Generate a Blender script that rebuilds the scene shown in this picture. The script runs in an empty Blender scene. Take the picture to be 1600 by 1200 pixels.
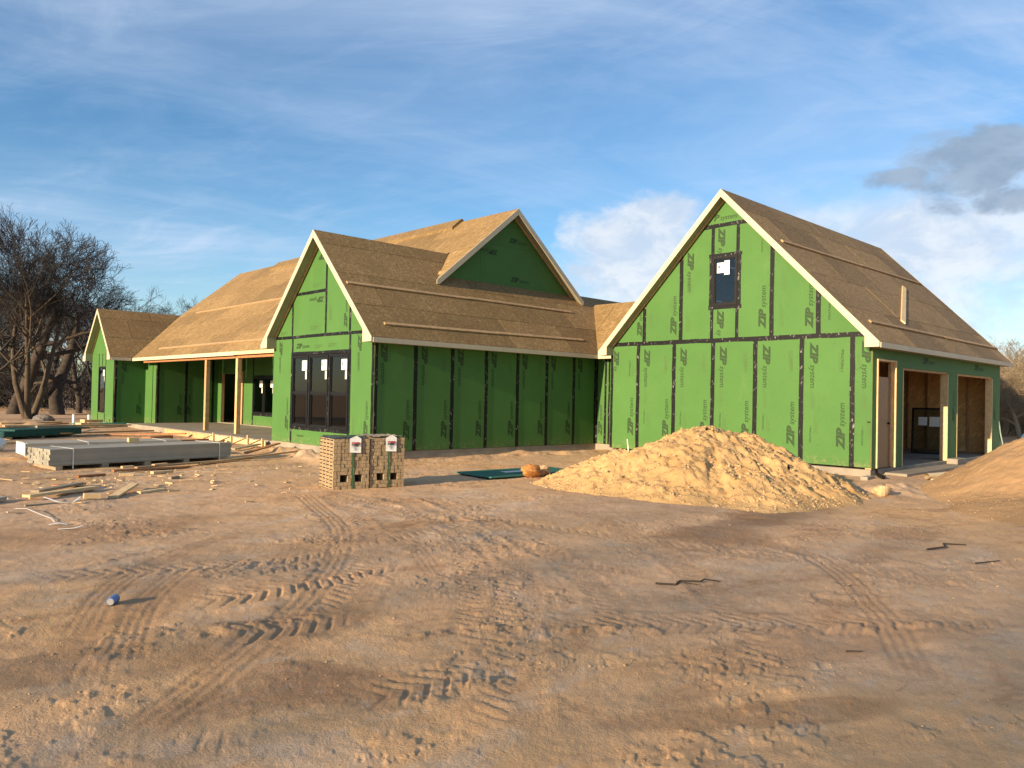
import bpy, math, random
import numpy as np
from mathutils import Vector, Matrix

random.seed(7)
rng = np.random.default_rng(7)
sc = bpy.context.scene
COL = sc.collection
R = math.radians

# ------------------------------------------------------------------ camera
cam_d = bpy.data.cameras.new('camera')
cam = bpy.data.objects.new('camera', cam_d)
COL.objects.link(cam)
cam_d.sensor_width = 36.0
cam_d.lens = 1204.05 / 1600 * 36
cam_d.clip_end = 4000
F_ = Vector((0.68804469, 0.72548632, 0.01625114))
R_ = Vector((0.72518555, -0.68823126, 0.0210629))
U_ = Vector((-0.02646539, 0.00270712, 0.99964606))
CAM = Vector((-10.597, -16.133, 1.4437))
cam.matrix_world = Matrix(((R_.x, U_.x, -F_.x, CAM.x), (R_.y, U_.y, -F_.y, CAM.y),
                           (R_.z, U_.z, -F_.z, CAM.z), (0, 0, 0, 1)))
sc.camera = cam

# ------------------------------------------------------------------ sun, sky, exposure
SUN_E, SUN_A = R(13.6), R(-1.9)
S_ = Vector((-math.cos(SUN_E) * math.cos(SUN_A), math.cos(SUN_E) * math.sin(SUN_A), math.sin(SUN_E)))
sun_d = bpy.data.lights.new('sun', 'SUN')
sun_d.energy = 4.6
sun_d.angle = R(0.5)
sun_d.color = (1.0, 0.77, 0.50)
sun = bpy.data.objects.new('sun', sun_d)
COL.objects.link(sun)
sun.rotation_euler = S_.to_track_quat('Z', 'Y').to_euler()
sun.location = (-30, 0, 30)

world = bpy.data.worlds.new('World')
sc.world = world
world.use_nodes = True
wt = world.node_tree
wn, wl = wt.nodes, wt.links
bg = wn['Background']
bg.inputs[1].default_value = 0.076
sky = wn.new('ShaderNodeTexSky')
sky.sky_type = 'NISHITA'
sky.sun_disc = False
sky.sun_elevation = SUN_E
sky.sun_rotation = math.atan2(S_.x, S_.y) % (2 * math.pi)
sky.air_density = 1.0
sky.dust_density = 0.35
sky.ozone_density = 2.6
sky.altitude = 300


def W(kind, **kw):
    n = wn.new(kind)
    for k, v in kw.items():
        setattr(n, k, v)
    return n


def wmath(op, a, b=None, c=None, clamp=False):
    n = W('ShaderNodeMath', operation=op, use_clamp=clamp)
    for i, v in enumerate((a, b, c)):
        if v is None:
            continue
        if isinstance(v, (int, float)):
            n.inputs[i].default_value = v
        else:
            wl.new(v, n.inputs[i])
    return n.outputs[0]


tc = W('ShaderNodeTexCoord')
DIR = tc.outputs['Generated']
sep = W('ShaderNodeSeparateXYZ')
wl.new(DIR, sep.inputs[0])
zz = wmath('ADD', wmath('MAXIMUM', sep.outputs[2], 0.0), 0.16)
px = wmath('DIVIDE', sep.outputs[0], zz)
py = wmath('DIVIDE', sep.outputs[1], zz)
pl = W('ShaderNodeCombineXYZ')
wl.new(px, pl.inputs[0])
wl.new(py, pl.inputs[1])


def wnoise(vec, scale, detail, rough, rot=0, stretch=(1, 1, 1), dist=0.0, loc=(0, 0, 0)):
    m = W('ShaderNodeMapping')
    m.vector_type = 'TEXTURE'
    m.inputs['Rotation'].default_value = (0, 0, rot)
    m.inputs['Scale'].default_value = tuple(1 / q for q in stretch)
    m.inputs['Location'].default_value = loc
    wl.new(vec, m.inputs[0])
    n = W('ShaderNodeTexNoise')
    n.inputs['Scale'].default_value = scale
    n.inputs['Detail'].default_value = detail
    n.inputs['Roughness'].default_value = rough
    n.inputs['Distortion'].default_value = dist
    wl.new(m.outputs[0], n.inputs['Vector'])
    return n.outputs[0]


def wramp(v, a, b):
    m = W('ShaderNodeMapRange', interpolation_type='SMOOTHSTEP')
    m.inputs[1].default_value = a
    m.inputs[2].default_value = b
    wl.new(v, m.inputs[0])
    return m.outputs[0]


def wmix(fac, a, b):
    m = W('ShaderNodeMix', data_type='RGBA')
    wl.new(fac, m.inputs[0])
    for i, v in ((6, a), (7, b)):
        if isinstance(v, tuple):
            m.inputs[i].default_value = (*v, 1)
        else:
            wl.new(v, m.inputs[i])
    return m.outputs[2]


hs = W('ShaderNodeHueSaturation')
hs.inputs['Saturation'].default_value = 1.18
hs.inputs['Value'].default_value = 1.12
wl.new(sky.outputs[0], hs.inputs['Color'])
# thin high cloud, streaked and broken
c1 = wramp(wnoise(pl.outputs[0], 1.25, 10, 0.64, R(63), (1.0, 0.42, 1), 0.8, (3.1, 1.7, 0)), 0.40, 0.74)
c2 = wramp(wnoise(pl.outputs[0], 0.40, 4, 0.5, R(35), (1, 0.7, 1), 0.3, (1.9, 0.8, 0)), 0.36, 0.62)
c3 = wramp(wnoise(pl.outputs[0], 4.6, 9, 0.62, R(25), (1.0, 0.45, 1), 1.2, (7.3, 0.2, 0)), 0.42, 0.80)
cir = wmath('MULTIPLY', wmath('ADD', wmath('MULTIPLY', c1, 0.85), wmath('MULTIPLY', c3, 0.40)), wmath('ADD', wmath('MULTIPLY', c2, 0.80), 0.30), clamp=True)
cir = wmath('ADD', cir, wmath('MULTIPLY', c2, 0.12), clamp=True)
cir = wmath('MULTIPLY', cir, 0.80)
skyc = wmix(cir, hs.outputs[0], (4.1, 4.85, 6.1))


def blob(centre, rx, rz, seed, edge=0.55, scale=9.0, lo=0.0, hi=0.35):
    """a cloud bank round one direction of the sky, its edge broken by noise"""
    c = Vector(centre).normalized()
    side = Vector((c.y, -c.x, 0)).normalized()
    up = side.cross(c)
    def dot(v):
        n = W('ShaderNodeVectorMath', operation='DOT_PRODUCT')
        wl.new(DIR, n.inputs[0])
        n.inputs[1].default_value = v
        return n.outputs['Value']
    a = wmath('DIVIDE', dot(side), rx)
    b = wmath('DIVIDE', dot(up), rz)
    r2 = wmath('ADD', wmath('MULTIPLY', a, a), wmath('MULTIPLY', b, b))
    front = wmath('GREATER_THAN', dot(c), 0.3)
    nz = wnoise(DIR, scale, 8, 0.58, 0, (1, 1, 1.7), 0.25, (seed, seed * 0.7, seed * 1.3))
    v = wmath('ADD', wmath('SUBTRACT', 1.0, r2), wmath('MULTIPLY', wmath('SUBTRACT', nz, 0.5), edge * 6))
    return wmath('MULTIPLY', wramp(v, lo, hi), front)


# cumulus bank low in the east, hazy pale cloud to the right, one grey cloud above it
bank = wmath('MAXIMUM', blob((0.78, 0.595, 0.195), 0.105, 0.058, 2.0, 0.62, 10, -0.3, 0.7),
             blob((0.80, 0.57, 0.130), 0.16, 0.065, 4.0, 0.6, 8, -0.4, 0.9))
bank = wmath('MAXIMUM', bank, blob((0.93, 0.36, 0.16), 0.30, 0.095, 5.0, 0.62, 7, -0.4, 1.3))
bank = wmath('MAXIMUM', bank, blob((0.70, 0.70, 0.15), 0.09, 0.035, 9.0, 0.6, 10, 0.0, 1.3))
shade = wramp(wnoise(DIR, 16, 6, 0.6, 0, (1, 1, 1.6), 0.3, (1.0, 4.0, 2.0)), 0.38, 0.66)
skyc = wmix(wmath('MULTIPLY', bank, 0.88), skyc, wmix(shade, (3.7, 4.35, 5.3), (5.3, 5.5, 5.8)))
grey = wmath('MAXIMUM', blob((0.925, 0.262, 0.255), 0.085, 0.048, 3.3, 0.55, 13, 0.0, 0.8),
             blob((0.915, 0.335, 0.258), 0.045, 0.014, 6.1, 0.5, 18, 0.0, 0.9))
grey = wmath('MAXIMUM', grey, blob((0.94, 0.235, 0.222), 0.045, 0.020, 8.2, 0.6, 16, 0.0, 0.9))
grey = wmath('MAXIMUM', grey, wmath('MULTIPLY', blob((0.925, 0.30, 0.30), 0.03, 0.008, 12.2, 0.6, 20, 0.0, 1.2), 0.5))
skyc = wmix(wmath('MULTIPLY', grey, 0.90), skyc, wmix(shade, (1.75, 2.35, 3.2), (2.3, 2.9, 3.7)))
wl.new(skyc, bg.inputs[0])

sc.view_settings.view_transform = 'Standard'
sc.view_settings.look = 'None'
sc.view_settings.gamma = 1.0
sc.view_settings.exposure = 1.15

# ------------------------------------------------------------------ materials
def new_mat(name):
    m = bpy.data.materials.new(name)
    m.use_nodes = True
    nt = m.node_tree
    return m, nt, nt.nodes, nt.links, nt.nodes['Principled BSDF']


def tex_noise(nt, coord, scale, detail=4, rough=0.55, stretch=None, rot=None, dist=0):
    n = nt.nodes.new('ShaderNodeTexNoise')
    n.inputs['Scale'].default_value = scale
    n.inputs['Detail'].default_value = detail
    n.inputs['Roughness'].default_value = rough
    n.inputs['Distortion'].default_value = dist
    if stretch or rot:
        mp = nt.nodes.new('ShaderNodeMapping')
        mp.inputs['Scale'].default_value = stretch or (1, 1, 1)
        mp.inputs['Rotation'].default_value = rot or (0, 0, 0)
        nt.links.new(coord, mp.inputs[0])
        coord = mp.outputs[0]
    nt.links.new(coord, n.inputs['Vector'])
    return n.outputs[0]


def ramp(nt, v, stops):
    r = nt.nodes.new('ShaderNodeValToRGB')
    e = r.color_ramp.elements
    while len(e) < len(stops):
        e.new(0.5)
    for i, (p, c) in enumerate(stops):
        e[i].position = p
        e[i].color = (*c, 1)
    nt.links.new(v, r.inputs[0])
    return r.outputs[0]


def mixc(nt, fac, a, b, mode='MIX'):
    m = nt.nodes.new('ShaderNodeMix')
    m.data_type = 'RGBA'
    m.blend_type = mode
    if isinstance(fac, (int, float)):
        m.inputs[0].default_value = fac
    else:
        nt.links.new(fac, m.inputs[0])
    for i, v in ((6, a), (7, b)):
        if isinstance(v, tuple):
            m.inputs[i].default_value = (*v, 1)
        else:
            nt.links.new(v, m.inputs[i])
    return m.outputs[2]


def maprange(nt, v, a, b, c=0.0, d=1.0, smooth=True):
    m = nt.nodes.new('ShaderNodeMapRange')
    m.interpolation_type = 'SMOOTHSTEP' if smooth else 'LINEAR'
    for i, q in enumerate((a, b, c, d)):
        m.inputs[i + 1].default_value = q
    nt.links.new(v, m.inputs[0])
    return m.outputs[0]


def coords(nt, kind='Object'):
    t = nt.nodes.new('ShaderNodeTexCoord')
    return t.outputs[kind]


def worldpos(nt):
    return nt.nodes.new('ShaderNodeNewGeometry').outputs['Position']


def bump(nt, bsdf, h, strength, dist):
    b = nt.nodes.new('ShaderNodeBump')
    b.inputs['Strength'].default_value = strength
    b.inputs['Distance'].default_value = dist
    nt.links.new(h, b.inputs['Height'])
    nt.links.new(b.outputs[0], bsdf.inputs['Normal'])


def obj_random(nt):
    return nt.nodes.new('ShaderNodeObjectInfo').outputs['Random']


def simple(name, col, rough=0.7, var=0.12, scale=6, spec=0.3, metal=0.0, bumps=0.0, rnd=0.0, stretch=None):
    m, nt, n, l, b = new_mat(name)
    co = worldpos(nt)
    v = tex_noise(nt, co, scale, 6, 0.6, stretch)
    dark = tuple(c * (1 - var) for c in col)
    lite = tuple(min(1, c * (1 + var)) for c in col)
    c = ramp(nt, v, [(0.3, dark), (0.7, lite)])
    if rnd:
        rv = maprange(nt, obj_random(nt), 0, 1, 1 - rnd, 1 + rnd, False)
        mm = nt.nodes.new('ShaderNodeMix')
        mm.data_type = 'RGBA'
        mm.blend_type = 'MULTIPLY'
        mm.inputs[0].default_value = 1
        l.new(c, mm.inputs[6])
        cmb = nt.nodes.new('ShaderNodeCombineColor')
        for i in range(3):
            l.new(rv, cmb.inputs[i])
        l.new(cmb.outputs[0], mm.inputs[7])
        c = mm.outputs[2]
    l.new(c, b.inputs['Base Color'])
    b.inputs['Roughness'].default_value = rough
    b.inputs['Specular IOR Level'].default_value = spec
    b.inputs['Metallic'].default_value = metal
    if bumps:
        bump(nt, b, tex_noise(nt, co, scale * 6, 5, 0.6, stretch), bumps, 0.01)
    return m


MT = {}
# green coated sheathing
m, nt, n, l, b = new_mat('green_sheathing')
co = worldpos(nt)
v = tex_noise(nt, co, 0.9, 5, 0.6)
f2 = tex_noise(nt, co, 40, 3, 0.6)
c = ramp(nt, v, [(0.3, (0.061, 0.152, 0.038)), (0.7, (0.073, 0.176, 0.046))])
rv = maprange(nt, obj_random(nt), 0, 1, 0.0, 0.22, False)
c = mixc(nt, rv, c, (0.056, 0.142, 0.040))
scuff = tex_noise(nt, co, 2.6, 7, 0.72, (1, 1, 0.35))
c = mixc(nt, maprange(nt, scuff, 0.58, 0.78, 0, 0.30), c, (0.135, 0.225, 0.085))
c = mixc(nt, maprange(nt, f2, 0.62, 0.8, 0, 0.25), c, (0.06, 0.12, 0.035))
# mud thrown up along the foot of the walls
sp = nt.nodes.new('ShaderNodeSeparateXYZ')
l.new(co, sp.inputs[0])
low = maprange(nt, sp.outputs[2], 0.32, 0.0)
mud = nt.nodes.new('ShaderNodeMath'); mud.operation = 'MULTIPLY'
l.new(low, mud.inputs[0]); l.new(maprange(nt, tex_noise(nt, co, 9, 6, 0.7), 0.45, 0.7, 0, 0.5), mud.inputs[1])
c = mixc(nt, mud.outputs[0], c, (0.30, 0.22, 0.13))
l.new(c, b.inputs['Base Color'])
b.inputs['Roughness'].default_value = 0.6
b.inputs['Specular IOR Level'].default_value = 0.15
bump(nt, b, tex_noise(nt, co, 55, 3, 0.6), 0.10, 0.004)
MT['green'] = m

# oriented strand board
def osb(name, base, lite, dark, rnd=0.20):
    m, nt, n, l, b = new_mat(name)
    co = worldpos(nt)
    def flakes(rot, sc_):
        mp = nt.nodes.new('ShaderNodeMapping')
        mp.vector_type = 'TEXTURE'
        mp.inputs['Rotation'].default_value = rot
        mp.inputs['Scale'].default_value = sc_
        l.new(co, mp.inputs[0])
        vo = nt.nodes.new('ShaderNodeTexVoronoi')
        vo.inputs['Scale'].default_value = 1.0
        l.new(mp.outputs[0], vo.inputs['Vector'])
        return vo.outputs['Color']
    a = flakes((0.4, 0.5, 0.7), (.085, .026, .03))
    d = flakes((0.7, -0.6, -0.9), (.10, .030, .035))
    e = flakes((-0.5, 0.8, 1.9), (.24, .045, .06))
    bw = nt.nodes.new('ShaderNodeSeparateColor'); l.new(a, bw.inputs[0])
    bw2 = nt.nodes.new('ShaderNodeSeparateColor'); l.new(d, bw2.inputs[0])
    bw3 = nt.nodes.new('ShaderNodeSeparateColor'); l.new(e, bw3.inputs[0])
    c = mixc(nt, maprange(nt, bw.outputs[0], 0.15, 0.95), base, lite)
    c = mixc(nt, maprange(nt, bw2.outputs[1], 0.72, 0.95, 0, 0.45), c, dark)
    c = mixc(nt, maprange(nt, bw3.outputs[2], 0.78, 0.98, 0, 0.7), c, tuple(min(1, q * 1.35) for q in lite))
    big = tex_noise(nt, co, 0.8, 5, 0.65)
    c = mixc(nt, maprange(nt, big, 0.40, 0.72, 0, 0.38), c, tuple(q * 0.72 for q in base))
    mm = nt.nodes.new('ShaderNodeHueSaturation')
    l.new(c, mm.inputs['Color'])
    l.new(maprange(nt, obj_random(nt), 0, 1, 1 - rnd, 1 + rnd, False), mm.inputs['Value'])
    l.new(mm.outputs[0], b.inputs['Base Color'])
    b.inputs['Roughness'].default_value = 0.75
    b.inputs['Specular IOR Level'].default_value = 0.22
    bump(nt, b, bw.outputs[0], 0.25, 0.004)
    return m


MT['osb'] = osb('strand_board', (0.200, 0.124, 0.048), (0.278, 0.190, 0.086), (0.118, 0.065, 0.024))
MT['plywood'] = osb('inner_board', (0.58, 0.34, 0.13), (0.64, 0.40, 0.17), (0.40, 0.21, 0.08), 0.08)

# black seam tape with pale print flecks
m, nt, n, l, b = new_mat('seam_tape')
co = worldpos(nt)
f = tex_noise(nt, co, 17, 4, 0.7, (1, 1, 0.55))
f2 = tex_noise(nt, co, 5.0, 3, 0.5)
mu = nt.nodes.new('ShaderNodeMath'); mu.operation = 'MULTIPLY'
l.new(maprange(nt, f, 0.56, 0.65), mu.inputs[0]); l.new(maprange(nt, f2, 0.42, 0.6), mu.inputs[1])
c = mixc(nt, mu.outputs[0], (0.006, 0.0065, 0.007), (0.20, 0.20, 0.185))
l.new(c, b.inputs['Base Color'])
b.inputs['Roughness'].default_value = 0.5
b.inputs['Specular IOR Level'].default_value = 0.2
bump(nt, b, f, 0.4, 0.006)
MT['tape'] = m

MT['print'] = simple('print_ink', (0.024, 0.054, 0.017), 0.7, 0.25, 30)
MT['print_faint'] = simple('faint_ink', (0.066, 0.135, 0.038), 0.7, 0.2, 30)
MT['cream'] = simple('primed_trim', (0.50, 0.44, 0.315), 0.6, 0.07, 3, 0.3, rnd=0.05)
MT['soffit'] = simple('soffit_board', (0.30, 0.27, 0.17), 0.7, 0.08, 3)
MT['wood'] = simple('sawn_pine', (0.52, 0.33, 0.16), 0.75, 0.22, 7, 0.2, bumps=0.2, rnd=0.18)
MT['toe'] = simple('toe_board_wood', (0.37, 0.25, 0.135), 0.8, 0.2, 8, 0.2, rnd=0.1)
MT['wood_pale'] = simple('pale_pine', (0.62, 0.45, 0.24), 0.75, 0.16, 9, 0.2, bumps=0.2, rnd=0.15)
MT['wood_grey'] = simple('weathered_board', (0.36, 0.29, 0.20), 0.8, 0.2, 9, 0.2, bumps=0.25, rnd=0.2)
MT['wood_red'] = simple('reddish_board', (0.36, 0.17, 0.075), 0.8, 0.2, 9, 0.2, bumps=0.2, rnd=0.2)
MT['door'] = simple('door_leaf', (0.30, 0.165, 0.075), 0.5, 0.06, 3)
MT['frame'] = simple('black_frame', (0.007, 0.007, 0.008), 0.45, 0.2, 20, 0.25)
MT['sticker'] = simple('paper_sticker', (0.72, 0.73, 0.70), 0.6, 0.05, 20)
MT['sticker_ink'] = simple('sticker_ink', (0.10, 0.16, 0.20), 0.6, 0.05, 20)
MT['concrete'] = simple('raw_concrete', (0.27, 0.235, 0.185), 0.9, 0.2, 2.2, 0.2, bumps=0.3)
MT['brick'] = simple('buff_brick', (0.33, 0.245, 0.145), 0.9, 0.22, 22, 0.15, bumps=0.4)
MT['black_film'] = simple('black_film', (0.03, 0.031, 0.033), 0.28, 0.4, 14, 0.5, bumps=0.6)
MT['strap_green'] = simple('green_strap', (0.05, 0.12, 0.045), 0.45, 0.1, 10)
MT['strap_white'] = simple('white_strap', (0.74, 0.72, 0.68), 0.5, 0.08, 10)
MT['ink_red'] = simple('red_ink', (0.42, 0.03, 0.03), 0.6, 0.1, 10)
MT['ink_black'] = simple('black_ink', (0.03, 0.02, 0.025), 0.6, 0.1, 10)
MT['siding'] = simple('primed_siding', (0.34, 0.315, 0.25), 0.6, 0.06, 4, 0.35, rnd=0.07)
MT['siding_end'] = simple('cut_board_ends', (0.78, 0.75, 0.62), 0.8, 0.12, 18)
MT['teal'] = simple('teal_sheet_edges', (0.012, 0.085, 0.075), 0.6, 0.2, 12)
MT['teal_top'] = simple('teal_sheet', (0.04, 0.16, 0.12), 0.55, 0.15, 5, rnd=0.1)
MT['yellow'] = simple('yellow_brace', (0.70, 0.50, 0.12), 0.7, 0.1, 10)
MT['pvc'] = simple('white_pipe', (0.80, 0.79, 0.74), 0.4, 0.04, 5)
MT['tube'] = simple('card_tube', (0.66, 0.53, 0.33), 0.8, 0.1, 8)
MT['foil'] = simple('silver_wrap', (0.62, 0.66, 0.70), 0.30, 0.2, 3, 0.5, 0.85, bumps=0.5)
MT['bag'] = simple('white_bag', (0.74, 0.75, 0.72), 0.55, 0.08, 6, bumps=0.5)
MT['rock'] = simple('orange_rock', (0.42, 0.19, 0.06), 0.9, 0.35, 7, 0.2, bumps=0.8)
MT['greyrock'] = simple('grey_rock', (0.20, 0.185, 0.17), 0.9, 0.25, 6, 0.2, bumps=0.6)
MT['bark'] = simple('bark', (0.058, 0.047, 0.039), 0.9, 0.30, 5, 0.1, bumps=0.5)
MT['bark_pale'] = simple('pale_bark', (0.088, 0.068, 0.048), 0.9, 0.3, 5, 0.1, bumps=0.5)
MT['twig'] = simple('twigs', (0.046, 0.042, 0.041), 0.9, 0.25, 2, 0.1)
MT['twig_pale'] = simple('dry_scrub', (0.24, 0.185, 0.12), 0.9, 0.35, 1.2, 0.1)
MT['can'] = simple('blue_can', (0.10, 0.20, 0.42), 0.3, 0.25, 30, 0.5, 0.3)
MT['can_end'] = simple('can_lid', (0.75, 0.76, 0.77), 0.3, 0.1, 20, 0.5, 0.8)
MT['wire'] = simple('grey_cable', (0.22, 0.30, 0.24), 0.5, 0.1, 5)
MT['leaf'] = simple('dull_leaf', (0.055, 0.075, 0.030), 0.8, 0.3, 3)

# glass: a thin pane, mirror by Fresnel, the rest lets the room through
m, nt, n, l, b = new_mat('window_glass')
n.remove(b)
tr = n.new('ShaderNodeBsdfTransparent'); tr.inputs[0].default_value = (0.62, 0.66, 0.66, 1)
gl = n.new('ShaderNodeBsdfGlossy'); gl.inputs['Roughness'].default_value = 0.02; gl.inputs[0].default_value = (0.9, 0.92, 0.95, 1)
fr = n.new('ShaderNodeFresnel'); fr.inputs[0].default_value = 1.5
mx = n.new('ShaderNodeMixShader')
l.new(fr.outputs[0], mx.inputs[0]); l.new(tr.outputs[0], mx.inputs[1]); l.new(gl.outputs[0], mx.inputs[2])
l.new(mx.outputs[0], n['Material Output'].inputs[0])
MT['glass'] = m

# bare ground: tan, red and grey soil in drifts
def soil(name, sand=False, clods=False):
    m, nt, n, l, b = new_mat(name)
    co = worldpos(nt)
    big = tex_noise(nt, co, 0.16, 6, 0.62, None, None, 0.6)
    mid = tex_noise(nt, co, 0.75, 7, 0.66, (1, 1.6, 1), (0, 0, 0.7), 0.8)
    fine = tex_noise(nt, co, 5.5, 8, 0.68)
    grit = tex_noise(nt, co, 60, 4, 0.7)
    if sand:
        c = ramp(nt, mid, [(0.3, (0.34, 0.205, 0.100)), (0.7, (0.42, 0.265, 0.135))])
        c = mixc(nt, maprange(nt, fine, 0.5, 0.75, 0, 0.5), c, (0.34, 0.21, 0.105))
    elif clods:
        c = ramp(nt, mid, [(0.3, (0.47, 0.290, 0.122)), (0.7, (0.57, 0.372, 0.172))])
        c = mixc(nt, maprange(nt, fine, 0.50, 0.70, 0, 0.85), c, (0.38, 0.21, 0.075))
        c = mixc(nt, maprange(nt, big, 0.5, 0.62, 0, 0.5), c, (0.50, 0.30, 0.13))
    else:
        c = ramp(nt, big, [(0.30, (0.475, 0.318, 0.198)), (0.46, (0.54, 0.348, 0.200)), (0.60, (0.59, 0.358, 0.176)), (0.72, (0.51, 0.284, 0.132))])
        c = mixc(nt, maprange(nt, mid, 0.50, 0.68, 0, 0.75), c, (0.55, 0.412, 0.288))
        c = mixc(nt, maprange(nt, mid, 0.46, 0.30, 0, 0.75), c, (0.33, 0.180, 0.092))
        c = mixc(nt, maprange(nt, fine, 0.53, 0.74, 0, 0.55), c, (0.33, 0.205, 0.115))
        c = mixc(nt, maprange(nt, fine, 0.42, 0.28, 0, 0.45), c, (0.58, 0.49, 0.38))
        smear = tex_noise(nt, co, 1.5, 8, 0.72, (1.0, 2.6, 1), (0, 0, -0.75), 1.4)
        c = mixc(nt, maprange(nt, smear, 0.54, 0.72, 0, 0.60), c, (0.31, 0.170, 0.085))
        c = mixc(nt, maprange(nt, smear, 0.44, 0.28, 0, 0.60), c, (0.53, 0.43, 0.33))
        crumb = tex_noise(nt, co, 19, 7, 0.75)
        c = mixc(nt, maprange(nt, crumb, 0.60, 0.74, 0, 0.40), c, (0.30, 0.175, 0.090))
        at = nt.nodes.new('ShaderNodeAttribute'); at.attribute_name = 'damp'
        c = mixc(nt, at.outputs['Fac'], c, (0.23, 0.125, 0.062))
    c = mixc(nt, maprange(nt, grit, 0.55, 0.8, 0, 0.4), c, (0.22, 0.14, 0.08))
    c = mixc(nt, maprange(nt, grit, 0.42, 0.25, 0, 0.3), c, (0.62, 0.52, 0.38))
    l.new(c, b.inputs['Base Color'])
    b.inputs['Roughness'].default_value = 0.95
    b.inputs['Specular IOR Level'].default_value = 0.12
    a = nt.nodes.new('ShaderNodeMath'); a.operation = 'MULTIPLY_ADD'
    l.new(fine, a.inputs[0]); a.inputs[1].default_value = 1.4; l.new(grit, a.inputs[2])
    bump(nt, b, a.outputs[0], 0.5, 0.022)
    return m


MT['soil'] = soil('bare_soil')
MT['sand'] = soil('sand', sand=True)
MT['mound'] = soil('mound_soil', clods=True)
MT['clod'] = simple('soil_clod', (0.44, 0.30, 0.175), 0.95, 0.25, 3, 0.1, bumps=0.5)
MT['stone'] = simple('pale_stone', (0.50, 0.35, 0.19), 0.95, 0.25, 5, 0.1, bumps=0.5)

# ------------------------------------------------------------------ mesh helpers
def link(name, me, mat, parent=None, label=None, cat=None, group=None, kind=None):
    if mat is not None and not me.materials:
        me.materials.append(MT[mat] if isinstance(mat, str) else mat)
    o = bpy.data.objects.new(name, me)
    COL.objects.link(o)
    if parent is not None:
        o.parent = parent
    tag(o, label, cat, group, kind)
    return o


def tag(o, label=None, cat=None, group=None, kind=None):
    if label: o['label'] = label
    if cat: o['category'] = cat
    if group: o['group'] = group
    if kind: o['kind'] = kind
    return o


def empty(name, loc=(0, 0, 0), rz=0, label=None, cat=None, group=None):
    o = bpy.data.objects.new(name, None)
    COL.objects.link(o)
    o.location = loc
    o.rotation_euler = (0, 0, rz)
    o.empty_display_size = 0.2
    return tag(o, label, cat, group)


class MB:
    def __init__(s):
        s.v, s.f = [], []

    def prism(s, poly, off):
        """closed prism from a planar polygon (list of 3d) pushed along off"""
        k = len(s.v); n_ = len(poly)
        off = Vector(off)
        s.v += [tuple(Vector(q)) for q in poly] + [tuple(Vector(q) + off) for q in poly]
        s.f.append(tuple(k + i for i in range(n_ - 1, -1, -1)))
        s.f.append(tuple(k + n_ + i for i in range(n_)))
        for i in range(n_):
            j = (i + 1) % n_
            s.f.append((k + i, k + j, k + n_ + j, k + n_ + i))
        return s

    def box(s, a, b):
        x0, y0, z0 = a; x1, y1, z1 = b
        return s.prism([(x0, y0, z0), (x1, y0, z0), (x1, y1, z0), (x0, y1, z0)], (0, 0, z1 - z0))

    def obox(s, c, ax, ay, az):
        """oriented box: centre and three half-axis vectors"""
        c, ax, ay, az = map(Vector, (c, ax, ay, az))
        return s.prism([c - ax - ay - az, c + ax - ay - az, c + ax + ay - az, c - ax + ay - az], az * 2)

    def bar(s, p, q, w, h, up=(0, 0, 1)):
        p, q = Vector(p), Vector(q)
        d = (q - p)
        e = d.normalized()
        side = e.cross(Vector(up)).normalized()
        u2 = side.cross(e)
        return s.obox((p + q) / 2, d / 2, side * w / 2, u2 * h / 2)

    def tube(s, pts, rad, n=8, cap=True):
        k0 = len(s.v)
        pts = [Vector(q) for q in pts]
        m_ = len(pts)
        for i, q in enumerate(pts):
            d = (pts[min(i + 1, m_ - 1)] - pts[max(i - 1, 0)]).normalized()
            a = d.cross(Vector((0.3, 0.2, 1)) if abs(d.z) < 0.95 else Vector((1, 0, 0))).normalized()
            b_ = d.cross(a)
            r = rad[i] if isinstance(rad, (list, tuple)) else rad
            for j in range(n):
                t = 2 * math.pi * j / n
                s.v.append(tuple(q + a * math.cos(t) * r + b_ * math.sin(t) * r))
        for i in range(m_ - 1):
            for j in range(n):
                j2 = (j + 1) % n
                s.f.append((k0 + i * n + j, k0 + i * n + j2, k0 + (i + 1) * n + j2, k0 + (i + 1) * n + j))
        if cap:
            s.f.append(tuple(k0 + j for j in range(n)))
            s.f.append(tuple(k0 + (m_ - 1) * n + j for j in range(n - 1, -1, -1)))
        return s

    def mesh(s, name, smooth=False):
        me = bpy.data.meshes.new(name)
        me.from_pydata(s.v, [], s.f)
        if smooth:
            me.polygons.foreach_set('use_smooth', [True] * len(me.polygons))
        # outward normals
        import bmesh
        bm = bmesh.new(); bm.from_mesh(me)
        bmesh.ops.recalc_face_normals(bm, faces=bm.faces)
        bm.to_mesh(me); bm.free()
        return me

    def build(s, name, mat, parent=None, smooth=False, **kw):
        return link(name, s.mesh(name, smooth), mat, parent, **kw)


def bevel(o, w=0.006, seg=1):
    md = o.modifiers.new('bevel', 'BEVEL')
    md.width = w; md.segments = seg; md.limit_method = 'ANGLE'
    return o


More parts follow.
